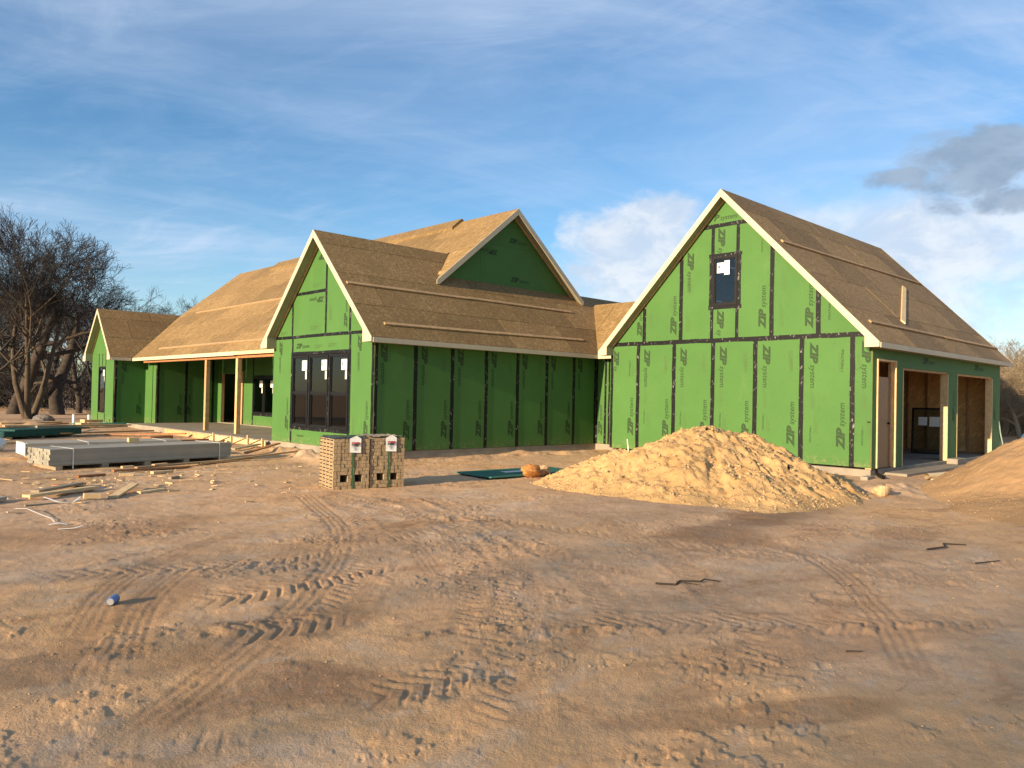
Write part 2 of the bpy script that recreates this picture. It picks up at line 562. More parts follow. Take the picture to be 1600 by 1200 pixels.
def clip(poly, u0, u1, v0, v1):
    def half(pts, ax, lim, keep_less):
        out = []
        for i in range(len(pts)):
            a, b_ = pts[i], pts[(i + 1) % len(pts)]
            ia = (a[ax] <= lim) if keep_less else (a[ax] >= lim)
            ib = (b_[ax] <= lim) if keep_less else (b_[ax] >= lim)
            if ia: out.append(a)
            if ia != ib:
                t = (lim - a[ax]) / (b_[ax] - a[ax])
                out.append((a[0] + t * (b_[0] - a[0]), a[1] + t * (b_[1] - a[1])))
        return out
    for ax, lim, less in ((0, u0, False), (0, u1, True), (1, v0, False), (1, v1, True)):
        if len(poly) < 3: return []
        poly = half(poly, ax, lim, less)
    out = []
    for q in poly:
        if not out or (abs(q[0] - out[-1][0]) + abs(q[1] - out[-1][1])) > 1e-4:
            out.append(q)
    if len(out) > 1 and abs(out[0][0] - out[-1][0]) + abs(out[0][1] - out[-1][1]) < 1e-4:
        out.pop()
    if len(out) < 3: return []
    ar = sum(out[i][0] * out[(i + 1) % len(out)][1] - out[(i + 1) % len(out)][0] * out[i][1] for i in range(len(out))) / 2
    return out if abs(ar) > 0.004 else []


# smooth lattice noise for heights
def _hash(ix, iy, seed):
    h = (ix.astype(np.int64) * 374761393 + iy.astype(np.int64) * 668265263 + seed * 1442695041) & 0xffffffff
    h = ((h ^ (h >> 13)) * 1274126177) & 0xffffffff
    return ((h ^ (h >> 16)) & 0xffff) / 65535.0


def vnoise(x, y, seed=0):
    ix, iy = np.floor(x), np.floor(y)
    fx, fy = x - ix, y - iy
    fx = fx * fx * fx * (fx * (fx * 6 - 15) + 10); fy = fy * fy * fy * (fy * (fy * 6 - 15) + 10)
    a = _hash(ix, iy, seed); b_ = _hash(ix + 1, iy, seed); c_ = _hash(ix, iy + 1, seed); d_ = _hash(ix + 1, iy + 1, seed)
    return (a * (1 - fx) + b_ * fx) * (1 - fy) + (c_ * (1 - fx) + d_ * fx) * fy - 0.5


def fbm(x, y, octv=4, seed=0, gain=0.5):
    t = np.zeros_like(x); a = 1.0
    for k in range(octv):
        t += a * vnoise(x, y, seed + k)
        x, y = x * 2.03 * 0.8 - y * 2.03 * 0.6 + 3.1, x * 2.03 * 0.6 + y * 2.03 * 0.8 + 1.7
        a *= gain
    return t


def sstep(a, b_, x):
    t = np.clip((x - a) / (b_ - a), 0, 1)
    return t * t * (3 - 2 * t)


GZ = -0.22

# ------------------------------------------------------------------ ground
# wheel tracks in world coordinates: (points, half width, depth, kind)
TRACKS = [([(-3.2, -5.2), (-3.96, -7.78), (-5.32, -10.58), (-7.06, -12.46), (-8.1, -13.5)], .21, .028, 'lug'),
          ([(-2.7, -5.5), (-3.9, -8.6), (-5.1, -11.35), (-6.4, -13.0)], .17, .024, 'lug'),
          ([(-4.2, -4.3), (-5.6, -7.9), (-7.3, -10.3), (-8.6, -11.6), (-9.4, -12.3)], .16, .038, 'rib'),
          ([(-2.0, -5.8), (-1.9, -8.1), (-3.6, -11.2), (-5.3, -13.2), (-6.3, -14.0)], .18, .024, 'lug'),
          ([(-9.2, -8.6), (-7.0, -9.0), (-4.4, -8.4), (-2.6, -7.2)], .2, .03, 'lug'),
          ([(-1.9, -10.3), (-2.3, -12.2), (-4.0, -13.6), (-5.6, -14.5)], .15, .045, 'rib'),
          ([(-3.98, -4.52), (-4.11, -6.61), (-4.32, -8.1), (-5.11, -9.64), (-6.05, -10.94), (-6.78, -11.85), (-7.32, -12.49)], 0.2, 0.03, 'lug'),
          ([(-2.84, -5.49), (-3.43, -7.71), (-4.21, -9.34), (-5.1, -10.67)], 0.16, 0.022, 'lug'),
          ([(-4.75, -6.77), (-5.86, -8.85), (-6.71, -10.1), (-7.28, -10.76), (-7.66, -11.03)], 0.2, 0.032, 'lug'),
          ([(-8.39, -10.1), (-7.86, -10.17), (-7.31, -10.08), (-6.63, -9.91), (-6.01, -9.97)], 0.24, 0.045, 'lug'),
          ([(-8.8, -10.9), (-8.39, -10.93), (-7.89, -10.98), (-7.38, -10.97)], 0.14, 0.075, 'rut'),
          ([(-8.59, -11.02), (-8.09, -11.08), (-7.35, -11.06)], 0.26, 0.05, 'lug'),
          ([(-9.17, -10.62), (-8.95, -10.07), (-8.64, -9.42), (-8.11, -8.68), (-7.1, -7.67), (-6.24, -7.29)], 0.13, 0.022, 'rib'),
          ([(-9.12, -11.4), (-8.87, -10.7), (-8.46, -9.82), (-7.74, -8.79)], 0.13, 0.022, 'rib'),
          ([(-9.4, -11.65), (-9.18, -11.07), (-8.8, -10.4)], 0.13, 0.016, 'rib'),
          ([(-8.42, -12.43), (-8.13, -12.55), (-7.71, -12.59), (-7.23, -12.64)], 0.22, 0.06, 'lug'),
          ([(-8.33, -12.61), (-7.91, -12.74), (-7.38, -12.74), (-7.1, -12.67)], 0.09, 0.07, 'rut'),
          ([(-7.76, -11.71), (-7.46, -11.87), (-7.02, -11.96), (-6.67, -12.25), (-6.21, -12.63), (-5.67, -12.97)], 0.09, 0.06, 'rut'),
          ([(-5.67, -12.97), (-5.04, -13.45), (-4.41, -13.9), (-3.82, -14.6)], 0.12, 0.045, 'rut'),
          ([(-6.6, -12.31), (-5.94, -12.65), (-5.33, -13.09), (-4.56, -13.72), (-3.3, -14.48)], 0.24, 0.03, 'lug'),
          ([(-3.73, -7.49), (-3.51, -9.31), (-3.22, -10.6), (-2.88, -11.66), (-2.62, -12.61), (-2.7, -14.34)], 0.18, 0.026, 'lug'),
          ([(-3.88, -6.61), (-4.54, -9.36), (-4.74, -10.95), (-4.74, -11.82)], 0.17, 0.022, 'lug'),
          ([(-7.67, -9.49), (-7.05, -9.34), (-6.49, -9.22)], 0.2, 0.03, 'lug'),
          ([(-9.19, -8.3), (-8.63, -8.43), (-8.06, -8.0), (-7.33, -7.73)], 0.07, 0.03, 'rut'),
          ([(-9.28, -12.25), (-9.13, -12.65), (-8.96, -12.87)], 0.2, 0.03, 'lug'),
          ([(-7.75, -12.88), (-7.42, -12.84), (-7.21, -12.95)], 0.12, 0.06, 'rut'),
          ([(-6.75, -13.26), (-6.28, -13.51), (-5.76, -13.8)], 0.2, 0.02, 'lug'),
          ([(-4.06, -4.67), (-4.68, -6.82), (-5.48, -9.14), (-6.29, -10.74)], 0.12, 0.018, 'rib')]


def spline(pts, step=0.06):
    p = np.array(pts, float)
    if len(p) == 2:
        n_ = max(2, int(np.linalg.norm(p[1] - p[0]) / step))
        return p[0] + (p[1] - p[0]) * np.linspace(0, 1, n_)[:, None]
    q = np.vstack([2 * p[0] - p[1], p, 2 * p[-1] - p[-2]])
    out = []
    for i in range(1, len(q) - 2):
        n_ = max(2, int(np.linalg.norm(q[i + 1] - q[i]) / step))
        for t in np.linspace(0, 1, n_, endpoint=False):
            out.append(0.5 * ((2 * q[i]) + (-q[i - 1] + q[i + 1]) * t + (2 * q[i - 1] - 5 * q[i] + 4 * q[i + 1] - q[i + 2]) * t * t
                              + (-q[i - 1] + 3 * q[i] - 3 * q[i + 1] + q[i + 2]) * t ** 3))
    out.append(q[-2])
    return np.array(out)


def track_sd(x, y, line):
    """arc length and signed offset of points to a polyline"""
    best = np.full(x.shape, 1e9); s_b = np.zeros_like(x); d_b = np.zeros_like(x)
    acc = 0.0
    for i in range(len(line) - 1):
        a = line[i]; d = line[i + 1] - a
        L = float(np.hypot(*d)); e = d / L
        rx, ry = x - a[0], y - a[1]
        t = np.clip(rx * e[0] + ry * e[1], 0, L)
        off = rx * (-e[1]) + ry * e[0]
        dd = (rx - t * e[0]) ** 2 + (ry - t * e[1]) ** 2
        mk = dd < best
        best = np.where(mk, dd, best); s_b = np.where(mk, acc + t, s_b); d_b = np.where(mk, off, d_b)
        acc += L
    return s_b, d_b, np.sqrt(best), acc


def ground_h(x, y):
    h = 0.060 * fbm(x * 0.22, y * 0.22, 3, 3)
    near = 1 - sstep(22, 45, np.hypot(x - CAM.x, y - CAM.y))
    h += near * 0.022 * fbm(x * 0.9, y * 0.9, 4, 11, 0.55)
    rg = fbm(x * 2.4 + 0.5 * y, y * 3.6, 4, 17, 0.55)
    h += near * 0.012 * rg
    # crusty clumps: sharp little steps
    cr = fbm(x * 7.0, y * 10.0, 3, 23, 0.6)
    msk = sstep(0.02, 0.28, fbm(x * 0.8, y * 1.2, 3, 29))
    h += near * 0.009 * sstep(0.05, 0.16, cr) * msk
    h += near * 0.0028 * fbm(x * 17, y * 21, 3, 37, 0.6)
    h += near * 0.002 * sstep(0.10, 0.18, fbm(x * 13, y * 19, 2, 51))
    # low spoil banks beside the walls
    h += 0.20 * np.exp(-((x + 0.9 - 0.1 * y) / 0.45) ** 2 - ((y - 1.6) / 3.0) ** 2) * (0.7 + 1.2 * fbm(x * 2.2, y * 2.2, 3, 41))
    h += 0.10 * np.exp(-((y + 0.7) / 0.6) ** 2 - ((x - 5.2) / 3.5) ** 2) * (0.8 + 1.3 * fbm(x * 2.0, y * 2.0, 3, 43))
    h += 0.13 * np.exp(-((y + 10.3) / 0.55) ** 2 - ((x - 5.0) / 1.5) ** 2) * (0.7 + 1.4 * fbm(x * 2.5, y * 2.5, 3, 47))
    h += 0.22 * np.exp(-((y - 21) / 5.0) ** 2 - ((x + 4.5) / 3.5) ** 2) * (0.6 + 1.2 * fbm(x * 0.8, y * 0.8, 4, 53))
    # far land rises a little behind the trees
    d = np.hypot(x, y)
    h += 1.2 * sstep(60, 300, d)
    return h


nang_in, nang_out = 1000, 90
fwd = math.atan2(F_.y, F_.x)
half = R(40)
ang = np.concatenate([np.linspace(-half, half, nang_in, endpoint=False), np.linspace(half, 2 * math.pi - half, nang_out, endpoint=False)]) + fwd
rr = [0.0, 0.8, 1.6, 2.2, 2.6]
r = 2.9
while r < 34:
    rr.append(r); r *= 1.0 + 0.0052 * (1 + max(0, (r - 14)) / 14)
while r < 900:
    rr.append(r); r *= 1.07
rr = np.array(rr[1:])
AA, RR = np.meshgrid(ang, rr)
X = CAM.x + RR * np.cos(AA); Y = CAM.y + RR * np.sin(AA)
H = ground_h(X, Y)
damp = np.zeros_like(H)
for pts, hw, dep, kind in TRACKS:
    dep *= {'lug': 0.24, 'rut': 0.17, 'rib': 0.13}[kind]
    line = spline(pts, 0.12)
    x0, y0 = line.min(0) - 0.8; x1, y1 = line.max(0) + 0.8
    mk = (X > x0) & (X < x1) & (Y > y0) & (Y < y1)
    if not mk.any(): continue
    xs, ys = X[mk], Y[mk]
    s_, d_, dist, L_ = track_sd(xs, ys, line)
    end = sstep(0, 0.5, s_) * sstep(0, 0.5, L_ - s_)
    wob = 1 + 0.5 * fbm(xs * 1.3, ys * 1.3, 3, 61)
    ins = 1 - sstep(hw * 0.8, hw * 1.05, dist)
    berm = np.exp(-((dist - hw * 1.2) / (hw * 0.28)) ** 2)
    nz_ = fbm(xs * 6, ys * 6, 3, 67)
    fade = np.clip(0.75 + 1.0 * (fbm(xs * 0.7, ys * 0.7, 3, 71) + 0.4), 0, 1)
    dh = np.zeros_like(xs)
    if kind == 'lug':        # chevron lugs of a big tyre
        ph = (s_ + np.abs(d_) * 0.75) / 0.135
        lug = sstep(0.15, 0.45, np.abs((ph % 1) - 0.5) * 2) - 0.5
        dh = ins * (-dep * 0.5 + lug * dep * 1.1) * fade + berm * dep * 0.8 * (0.6 + 2.0 * nz_) * fade
    elif kind == 'rib':      # road tyre: running ribs
        rib = np.cos(d_ / hw * math.pi * 4.2)
        blk = sstep(-0.2, 0.4, np.sin((s_ + d_ * 0.4) / 0.055 * 2 * math.pi))
        dh = ins * (-dep * 0.7 + dep * 0.55 * rib * (0.6 + 0.4 * blk)) * fade + berm * dep * 0.5 * (0.5 + 2 * nz_)
    elif kind == 'rut':      # churned edge
        dh = np.exp(-(dist / hw) ** 2) * dep * (0.45 + 2.6 * nz_ + 1.2 * sstep(0.0, 0.2, fbm(xs * 9, ys * 13, 3, 77)))
    H[mk] += dh * end * wob
    damp[mk] = np.maximum(damp[mk], 0.7 * (ins * 0.30 + berm * 0.35 * sstep(-0.1, 0.3, nz_)) * end * fade * (1.3 if kind != 'lug' else 0.8))
# damp stains with shapes of their own
for cx, cy, ax_, ay_, rot, amt in [(-0.9, -10.79, 3.2, 0.75, 0.15, 0.85), (-0.66, -12.54, 2.0, 0.4, 0.15, 0.5), (-8.23, -6.34, 2.5, 0.8, 0.1, 0.55), (-8.33, -9.67, 1.6, 0.4, 0.9, 0.6), (-7.85, -11.18, 1.3, 0.35, 0.2, 0.6), (-6.55, -14.19, 0.7, 0.15, -0.5, 0.6), (-7.03, -13.89, 0.8, 0.15, -0.5, 0.5), (-5.13, -8.39, 1.5, 0.5, 0.2, 0.4), (-9.46, -10.98, 0.8, 0.3, 0.0, 0.6), (-5.19, -13.76, 1.8, 0.3, -0.3, 0.45)]:
    dx, dy = X - cx, Y - cy
    u = (dx * math.cos(rot) + dy * math.sin(rot)) / ax_; v_ = (-dx * math.sin(rot) + dy * math.cos(rot)) / ay_
    damp = np.maximum(damp, amt * 0.75 * sstep(1.0, 0.2, u * u + v_ * v_ + 1.2 * fbm(X * 0.9, Y * 0.9, 4, 83)))
Z = GZ + H
nr, na = X.shape
verts = np.empty((nr * na + 1, 3))
verts[1:, 0] = X.ravel(); verts[1:, 1] = Y.ravel(); verts[1:, 2] = Z.ravel()
verts[0] = (CAM.x, CAM.y, GZ)
i0 = np.arange(na); i1 = (i0 + 1) % na
quads = []
for k in range(nr - 1):
    quads.append(np.stack([1 + k * na + i0, 1 + (k + 1) * na + i0, 1 + (k + 1) * na + i1, 1 + k * na + i1], 1))
quads = np.concatenate(quads)
tris = np.stack([np.zeros(na, int), 1 + i0, 1 + i1], 1)


def fast_mesh(name, verts, quads, tris=None, smooth=True):
    me = bpy.data.meshes.new(name)
    nq = len(quads); ntri = 0 if tris is None else len(tris)
    me.vertices.add(len(verts)); me.vertices.foreach_set('co', np.asarray(verts, np.float32).ravel())
    idx = np.asarray(quads).ravel()
    if ntri: idx = np.concatenate([idx, np.asarray(tris).ravel()])
    me.loops.add(len(idx)); me.loops.foreach_set('vertex_index', idx.astype(np.int32))
    me.polygons.add(nq + ntri)
    st = np.concatenate([np.arange(nq) * 4, nq * 4 + np.arange(ntri) * 3]).astype(np.int32)
    me.polygons.foreach_set('loop_start', st)
    if smooth: me.polygons.foreach_set('use_smooth', np.ones(nq + ntri, bool))
    me.update(calc_edges=True)
    return me


gm = fast_mesh('ground', verts, quads, tris)
at = gm.attributes.new('damp', 'FLOAT', 'POINT')
at.data.foreach_set('value', np.concatenate([[0], damp.ravel()]).astype(np.float32))
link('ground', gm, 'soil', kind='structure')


def gz(x, y):
    return GZ + float(ground_h(np.array([float(x)]), np.array([float(y)]))[0])


# ------------------------------------------------------------------ house
house = empty('house', (0, 0, GZ), label='unfinished house clad in green sheathing panels with bare strand board roofs', cat='house')


def child(o):
    """keep world placement under a parent that is not at the origin"""
    p = o.parent
    o.matrix_parent_inverse = (Matrix.Translation((0, 0, GZ)) if p is house else Matrix.Identity(4)).inverted()
    return o


def WX(x0):
    return lambda u, z, d: (x0 - d, -u, z)


def WY(y0):
    return lambda u, z, d: (u, y0 - d, z)


def wall_axes(F):
    o = Vector(F(0, 0, 0)); return Vector(F(1, 0, 0)) - o, Vector(F(0, 1, 0)) - o, Vector(F(0, 0, 1)) - o


def prism2(F, poly, d0, d1):
    off = Vector(F(0, 0, d1)) - Vector(F(0, 0, d0))
    return MB().prism([F(u, z, d0) for u, z in poly], off)


TEXT = {}


def text_mesh(key, parts, shear=0.22):
    """parts: (string, size, x, y, weight)"""
    vs, fs = [], []
    for body, size, x, y, wgt in parts:
        cu = bpy.data.curves.new('t', 'FONT')
        cu.body = body; cu.size = size; cu.shear = shear; cu.offset = wgt; cu.resolution_u = 2
        ob = bpy.data.objects.new('t', cu); COL.objects.link(ob)
        bpy.context.view_layer.update()
        me = bpy.data.meshes.new_from_object(ob.evaluated_get(bpy.context.evaluated_depsgraph_get()))
        k = len(vs)
        if x is None: x = max(q[0] for q in vs) + 0.012
        vs += [(v.co.x * (1.22 if wgt > 0.005 else 1.0) + x, v.co.y + y, 0) for v in me.vertices]
        fs += [tuple(k + i for i in p.vertices) for p in me.polygons]
        bpy.data.objects.remove(ob); bpy.data.curves.remove(cu); bpy.data.meshes.remove(me)
    me = bpy.data.meshes.new(key); me.from_pydata(vs, [], fs)
    TEXT[key] = me
    return me


Z_ = ('ZIP', 0.255, 0, 0, 0.015)
text_mesh('logo', [Z_, ('system', 0.20, None, 0.0, 0.002)])
text_mesh('logo_cut', [Z_, ('sy', 0.20, None, 0.0, 0.002)])
text_mesh('logo_zip', [Z_])
text_mesh('logo_tail', [('P', 0.245, 0, 0, 0.011), ('system', 0.20, None, 0.0, 0.002)])
text_mesh('logo_end', [('tem', 0.20, 0, 0.0, 0.002)])
text_mesh('grade', [('STRUCTURAL 1', 0.085, 0, 0, 0.002)], 0.0)
# fine print too small to read: rows of little strokes
mb = MB()
for row in range(3):
    xx = 0.0
    while xx < 0.55 - 0.12 * row:
        w_ = random.uniform(0.012, 0.05)
        mb.v += [(xx, -0.045 * row, 0), (xx + w_, -0.045 * row, 0), (xx + w_, 0.024 - 0.045 * row, 0), (xx, 0.024 - 0.045 * row, 0)]
        k = len(mb.v); mb.f.append((k - 4, k - 3, k - 2, k - 1)); xx += w_ + 0.014
me = bpy.data.meshes.new('fine'); me.from_pydata(mb.v, [], mb.f); TEXT['fine'] = me
for k_, m_ in TEXT.items():
    m_.materials.append(MT['print_faint' if k_ == 'fine' else 'print'])


def letter(wall, F, key, u, z, deg, scale=1.0, d=0.0155):
    U, Zv, N = wall_axes(F)
    c_, s_ = math.cos(R(deg)), math.sin(R(deg))
    ex = U * c_ + Zv * s_; ey = -U * s_ + Zv * c_
    p = Vector(F(u, z, d))
    o = bpy.data.objects.new('printed_lettering' if key != 'fine' else 'fine_print', TEXT[key])
    COL.objects.link(o); o.parent = wall
    o.matrix_basis = Matrix(((ex.x * scale, ey.x * scale, N.x, p.x), (ex.y * scale, ey.y * scale, N.y, p.y),
                             (ex.z * scale, ey.z * scale, N.z, p.z), (0, 0, 0, 1)))
    return o


def make_wall(name, F, outline, cells, back=None, label=None, mat='green'):
    """backing (the part itself) + one sheathing panel per cell"""
    b_ = MB()
    off = Vector(F(0, 0, 0)) - Vector(F(0, 0, -0.13))
    for cell in (back or [None]):
        poly = outline if cell is None else clip(outline, *cell)
        if poly: b_.prism([F(u, z, -0.131) for u, z in poly], off * (0.130 / 0.13))
    w = child(b_.build(name, 'wood', house, label=label))
    g = 0.0025
    for (u0, u1, z0, z1) in cells:
        poly = clip(outline, u0 + g, u1 - g, z0 + g, z1 - g)
        if poly:
            prism2(F, poly, 0.0, 0.0115 + random.uniform(0, 0.0012)).build('sheathing_panel', mat, w)
    return w


def tape(w, F, a, b_, width=0.095):
    """a strip of seam tape between two (u, z) points, a little uneven"""
    a, b_ = Vector(a), Vector(b_)
    e = (b_ - a).normalized(); nrm = Vector((-e.y, e.x))
    L = (b_ - a).length
    k = max(2, int(L / 0.35))
    left, right = [], []
    width *= 1.10
    for i in range(k + 1):
        p = a + e * (L * i / k) + nrm * random.uniform(-0.006, 0.006)
        left.append(p + nrm * (width / 2 + random.uniform(-0.004, 0.004)))
        right.append(p - nrm * (width / 2 + random.uniform(-0.004, 0.004)))
    poly = right + left[::-1]
    d0 = 0.0165 + random.uniform(0, 0.0016)
    prism2(F, [(q.x, q.y) for q in poly], 0.0132, d0 + 0.002).build('seam_tape', 'tape', w)


def nails(w, F, cells, outline):
    mb = MB()
    for (u0, u1, z0, z1) in cells:
        for uu in np.arange(u0 + 0.10, u1 - 0.05, (u1 - u0 - 0.2) / 3 if u1 - u0 > 0.6 else 0.3):
            for z_ in np.arange(z0 + 0.15, z1 - 0.05, 0.30):
                if not clip(outline, uu - 0.05, uu + 0.05, z_ - 0.05, z_ + 0.05): continue
                a, q = uu + random.uniform(-0.02, 0.02), z_ + random.uniform(-0.02, 0.02)
                k = len(mb.v)
                mb.v += [F(a + 0.009 * math.cos(t), q + 0.009 * math.sin(t), 0.0142) for t in (0, 1.26, 2.51, 3.77, 5.03)]
                mb.f.append(tuple(range(k, k + 5)))
    mb.build('nail_heads', 'print', w, kind='stuff')


def window(F, u0, u1, z0, z1, rail=None, fw=0.055, proud=0.035, label=None, sticker='tr', scale=1.0):
    mb = MB()
    U, Zv, N = wall_axes(F)
    def bx(a, b_, c_, d_, e0=-0.05, e1=None):
        mb.prism([F(a, c_, e0), F(b_, c_, e0), F(b_, d_, e0), F(a, d_, e0)], N * ((proud if e1 is None else e1) - e0))
    bx(u0, u0 + fw, z0, z1); bx(u1 - fw, u1, z0, z1)
    bx(u0 + fw, u1 - fw, z0, z0 + fw); bx(u0 + fw, u1 - fw, z1 - fw, z1)
    if rail: bx(u0 + fw, u1 - fw, rail - 0.025, rail + 0.025, -0.04, proud - 0.006)
    w = child(mb.build('window', 'frame', house, label=label))
    spans = [(z0 + fw, z1 - fw)] if not rail else [(z0 + fw, rail - 0.025), (rail + 0.025, z1 - fw)]
    for k, (a, b_) in enumerate(spans):
        # sash and pane, the lower sash set a little deeper
        dd = 0.004 - 0.012 * (k == 0 and len(spans) > 1)
        sw = 0.028
        s2 = MB()
        for q in ((u0 + fw, u0 + fw + sw, a, b_), (u1 - fw - sw, u1 - fw, a, b_), (u0 + fw + sw, u1 - fw - sw, a, a + sw), (u0 + fw + sw, u1 - fw - sw, b_ - sw, b_)):
            s2.prism([F(q[0], q[2], dd - 0.02), F(q[1], q[2], dd - 0.02), F(q[1], q[3], dd - 0.02), F(q[0], q[3], dd - 0.02)], N * 0.03)
        s2.build('sash', 'frame', w)
        p = MB().prism([F(u0 + fw + sw - .004, a + sw - .004, dd - 0.012), F(u1 - fw - sw + .004, a + sw - .004, dd - 0.012), F(u1 - fw - sw + .004, b_ - sw + .004, dd - 0.012), F(u0 + fw + sw - .004, b_ - sw + .004, dd - 0.012)], N * 0.006)
        p.build('pane', 'glass', w)
    def flat(nm, a, b_, c_, d_, mt, dd=0.002):
        MB().prism([F(a, c_, dd), F(b_, c_, dd), F(b_, d_, dd), F(a, d_, dd)], N * 0.001).build(nm, mt, w)
    if sticker == 'tr':
        x1, t = u1 - fw - 0.05, z1 - fw - 0.09
        flat('sticker', x1 - 0.27 * scale, x1, t - 0.28 * scale, t, 'sticker', 0.010)
        flat('sticker', x1 - 0.08 * scale, x1, t - 0.52 * scale, t - 0.30 * scale, 'sticker', 0.010)
        flat('sticker_print', x1 - 0.24 * scale, x1 - 0.18 * scale, t - 0.17 * scale, t - 0.07 * scale, 'sticker_ink', 0.0115)
        flat('sticker_print', x1 - 0.15 * scale, x1 - 0.03 * scale, t - 0.13 * scale, t - 0.115 * scale, 'sticker_ink', 0.0115)
    elif sticker == 'pair':
        x0, t = u0 + fw + 0.07, z1 - fw - 0.10
        flat('sticker', x0, x0 + 0.20, t - 0.27, t, 'sticker', 0.010)
        flat('sticker', x0 + 0.215, x0 + 0.37, t - 0.33, t + 0.04, 'sticker', 0.010)
        flat('sticker_print', x0 + 0.03, x0 + 0.09, t - 0.15, t - 0.07, 'sticker_ink', 0.0115)
        flat('sticker_print', x0 + 0.24, x0 + 0.34, t - 0.13, t - 0.115, 'sticker_ink', 0.0115)
    return w


def zC(y): return 5.83 - 1.02 * abs(y - 2.61)
def zG(y): return 6.94 - 1.02 * abs(y + 5.36)
def zL(y): return 5.03 - 1.088 * abs(y - 22.05)
def zM(x): return 7.39 - 0.826 * abs(x - 6.17)
def zB(x): return 2.82 + (x - 8.1) if x < 9.98 else 4.70 - (x - 9.98)


RT = 0.02
# --- porch gable wall (three windows)
F = WX(0.0)
oc = [(-5.22, 0), (0, 0), (0, zC(0) - RT), (-2.61, 5.83 - RT), (-5.22, zC(5.22) - RT)]
cells = [(-5.22, -4.16, 0, 3.0), (-4.16, -1.10, 0, 0.44), (-4.16, -1.10, 2.49, 3.0), (-1.10, 0, 0, 3.0),
         (-5.22, -4.20, 3.0, 9), (-4.20, -2.35, 3.0, 4.21), (-4.20, -2.35, 4.21, 9), (-2.35, -1.12, 3.0, 9), (-1.12, 0, 3.0, 9)]
back = [(-5.22, -4.16, 0, 3.0), (-4.16, -1.10, 0, 0.44), (-4.16, -1.10, 2.49, 3.0), (-1.10, 0, 0, 3.0), (-5.22, 0, 3.0, 9)]
w = make_wall('gable_wall', F, oc, cells, back, label='green gable wall with three tall black windows')
for a, q in (((-5.2, 3.0), (-0.06, 3.0)), ((-4.16, 0), (-4.16, 0.38)), ((-4.16, 2.5), (-4.16, 2.95)), ((-1.10, 0), (-1.10, 2.95)), ((-4.20, 3.05), (-4.20, 4.1)),
             ((-4.08, 4.21), (-2.4, 4.21)), ((-2.35, 3.05), (-2.35, 5.4)), ((-1.12, 3.05), (-1.12, 4.2)), ((-0.035, 0), (-0.035, 3.05)),
             ((-4.22, 2.53), (-1.04, 2.53)), ((-4.22, 0.43), (-1.04, 0.43))):
    tape(w, F, a, q, 0.075)
for u in (-4.16, -3.19, -2.115, -1.10): tape(w, F, (u, 0.42), (u, 2.52), 0.12)
for key, u, z_, dg, s_ in (('logo', -0.72, 2.92, -90, 0.85), ('logo', -0.22, 0.35, 90, 0.85), ('fine', -0.9, 0.4, 90, 0.9), ('logo', -4.95, 2.9, -90, .85),
                           ('logo', -4.36, 0.35, 90, .85), ('logo', -3.95, 2.68, 0, .7), ('fine', -2.9, 2.72, 0, .8), ('fine', -2.2, 2.74, 0, .8), ('grade', -3.8, 0.2, 0, .7),
                           ('logo', -2.5, 4.04, 180, .72), ('logo_zip', -2.45, 5.2, 180, .75), ('fine', -3.2, 3.25, 0, .9), ('fine', -3.1, 4.4, 0, .9),
                           ('logo', -1.28, 3.15, 90, .78), ('fine', -2.15, 3.4, 90, .8), ('fine', -4.9, 3.15, 0, .7)):
    letter(w, F, key, u, z_, dg, s_)
for k, (a, q) in enumerate(((-4.13, -3.22), (-3.16, -2.145), (-2.085, -1.13))):
    window(F, a, q, 0.48, 2.47, 1.42, label=('tall black window next to the porch', 'middle tall black window of the gable', 'tall black window nearest the brick stacks')[k])
for p, q in (((0.16, 1.28, 2.30), (0.16, 2.25, 0.60)), ((0.16, 2.35, 1.45), (0.16, 3.0, 0.55))):
    child(MB().bar(p, q, 0.09, 0.04, (1, 0, 0)).build('inner_brace', 'yellow', house))

# --- long shaded wall
F = WY(0.0)
od = [(0.0125, 0), (8.446, 0), (8.446, 2.76), (0.0125, 2.76)]
js = [0.0] + [1.256 + 1.2192 * k for k in range(6)] + [8.446]
cells = [(js[k], js[k + 1], 0, 2.76) for k in range(7)]
w = make_wall('side_wall', F, od, cells, label='long shaded green wall under the eave')
for j in js[1:-1]: tape(w, F, (j, 0), (j, 2.75), 0.105)
tape(w, F, (0.06, 0), (0.06, 2.75), 0.08)
tape(w, F, (8.36, 0), (8.36, 2.75), 0.07)
for k in range(7):
    a, q = js[k], js[k + 1]
    letter(w, F, 'logo', a + 0.20, 2.70, -90, 0.95)
    if k < 6: letter(w, F, 'logo', q - 0.17, 0.30, 90, 0.95)
    letter(w, F, 'fine', q - 0.32, 2.05, 90, 0.9); letter(w, F, 'fine', a + 0.2, 0.2, 90, 0.8)
    letter(w, F, 'fine', a + 0.22, 1.25, 90, 0.6)

# --- short link wall between long wall and garage
F = WX(8.4465)
ob = [(0.0125, 0), (1.60, 0), (1.60, 2.75), (0.0125, 2.75)]
w = make_wall('link_wall', F, ob, [(0, 0.40, 0, 2.75), (0.40, 0.54, 0, 2.75), (0.54, 1.6, 0, 2.75)])
tape(w, F, (0.40, 0), (0.40, 2.7), 0.075); tape(w, F, (0.545, 0), (0.545, 2.7), 0.06); tape(w, F, (0.05, 0), (0.05, 2.7), 0.06)
letter(w, F, 'logo', 0.27, 0.28, 90, 0.9)

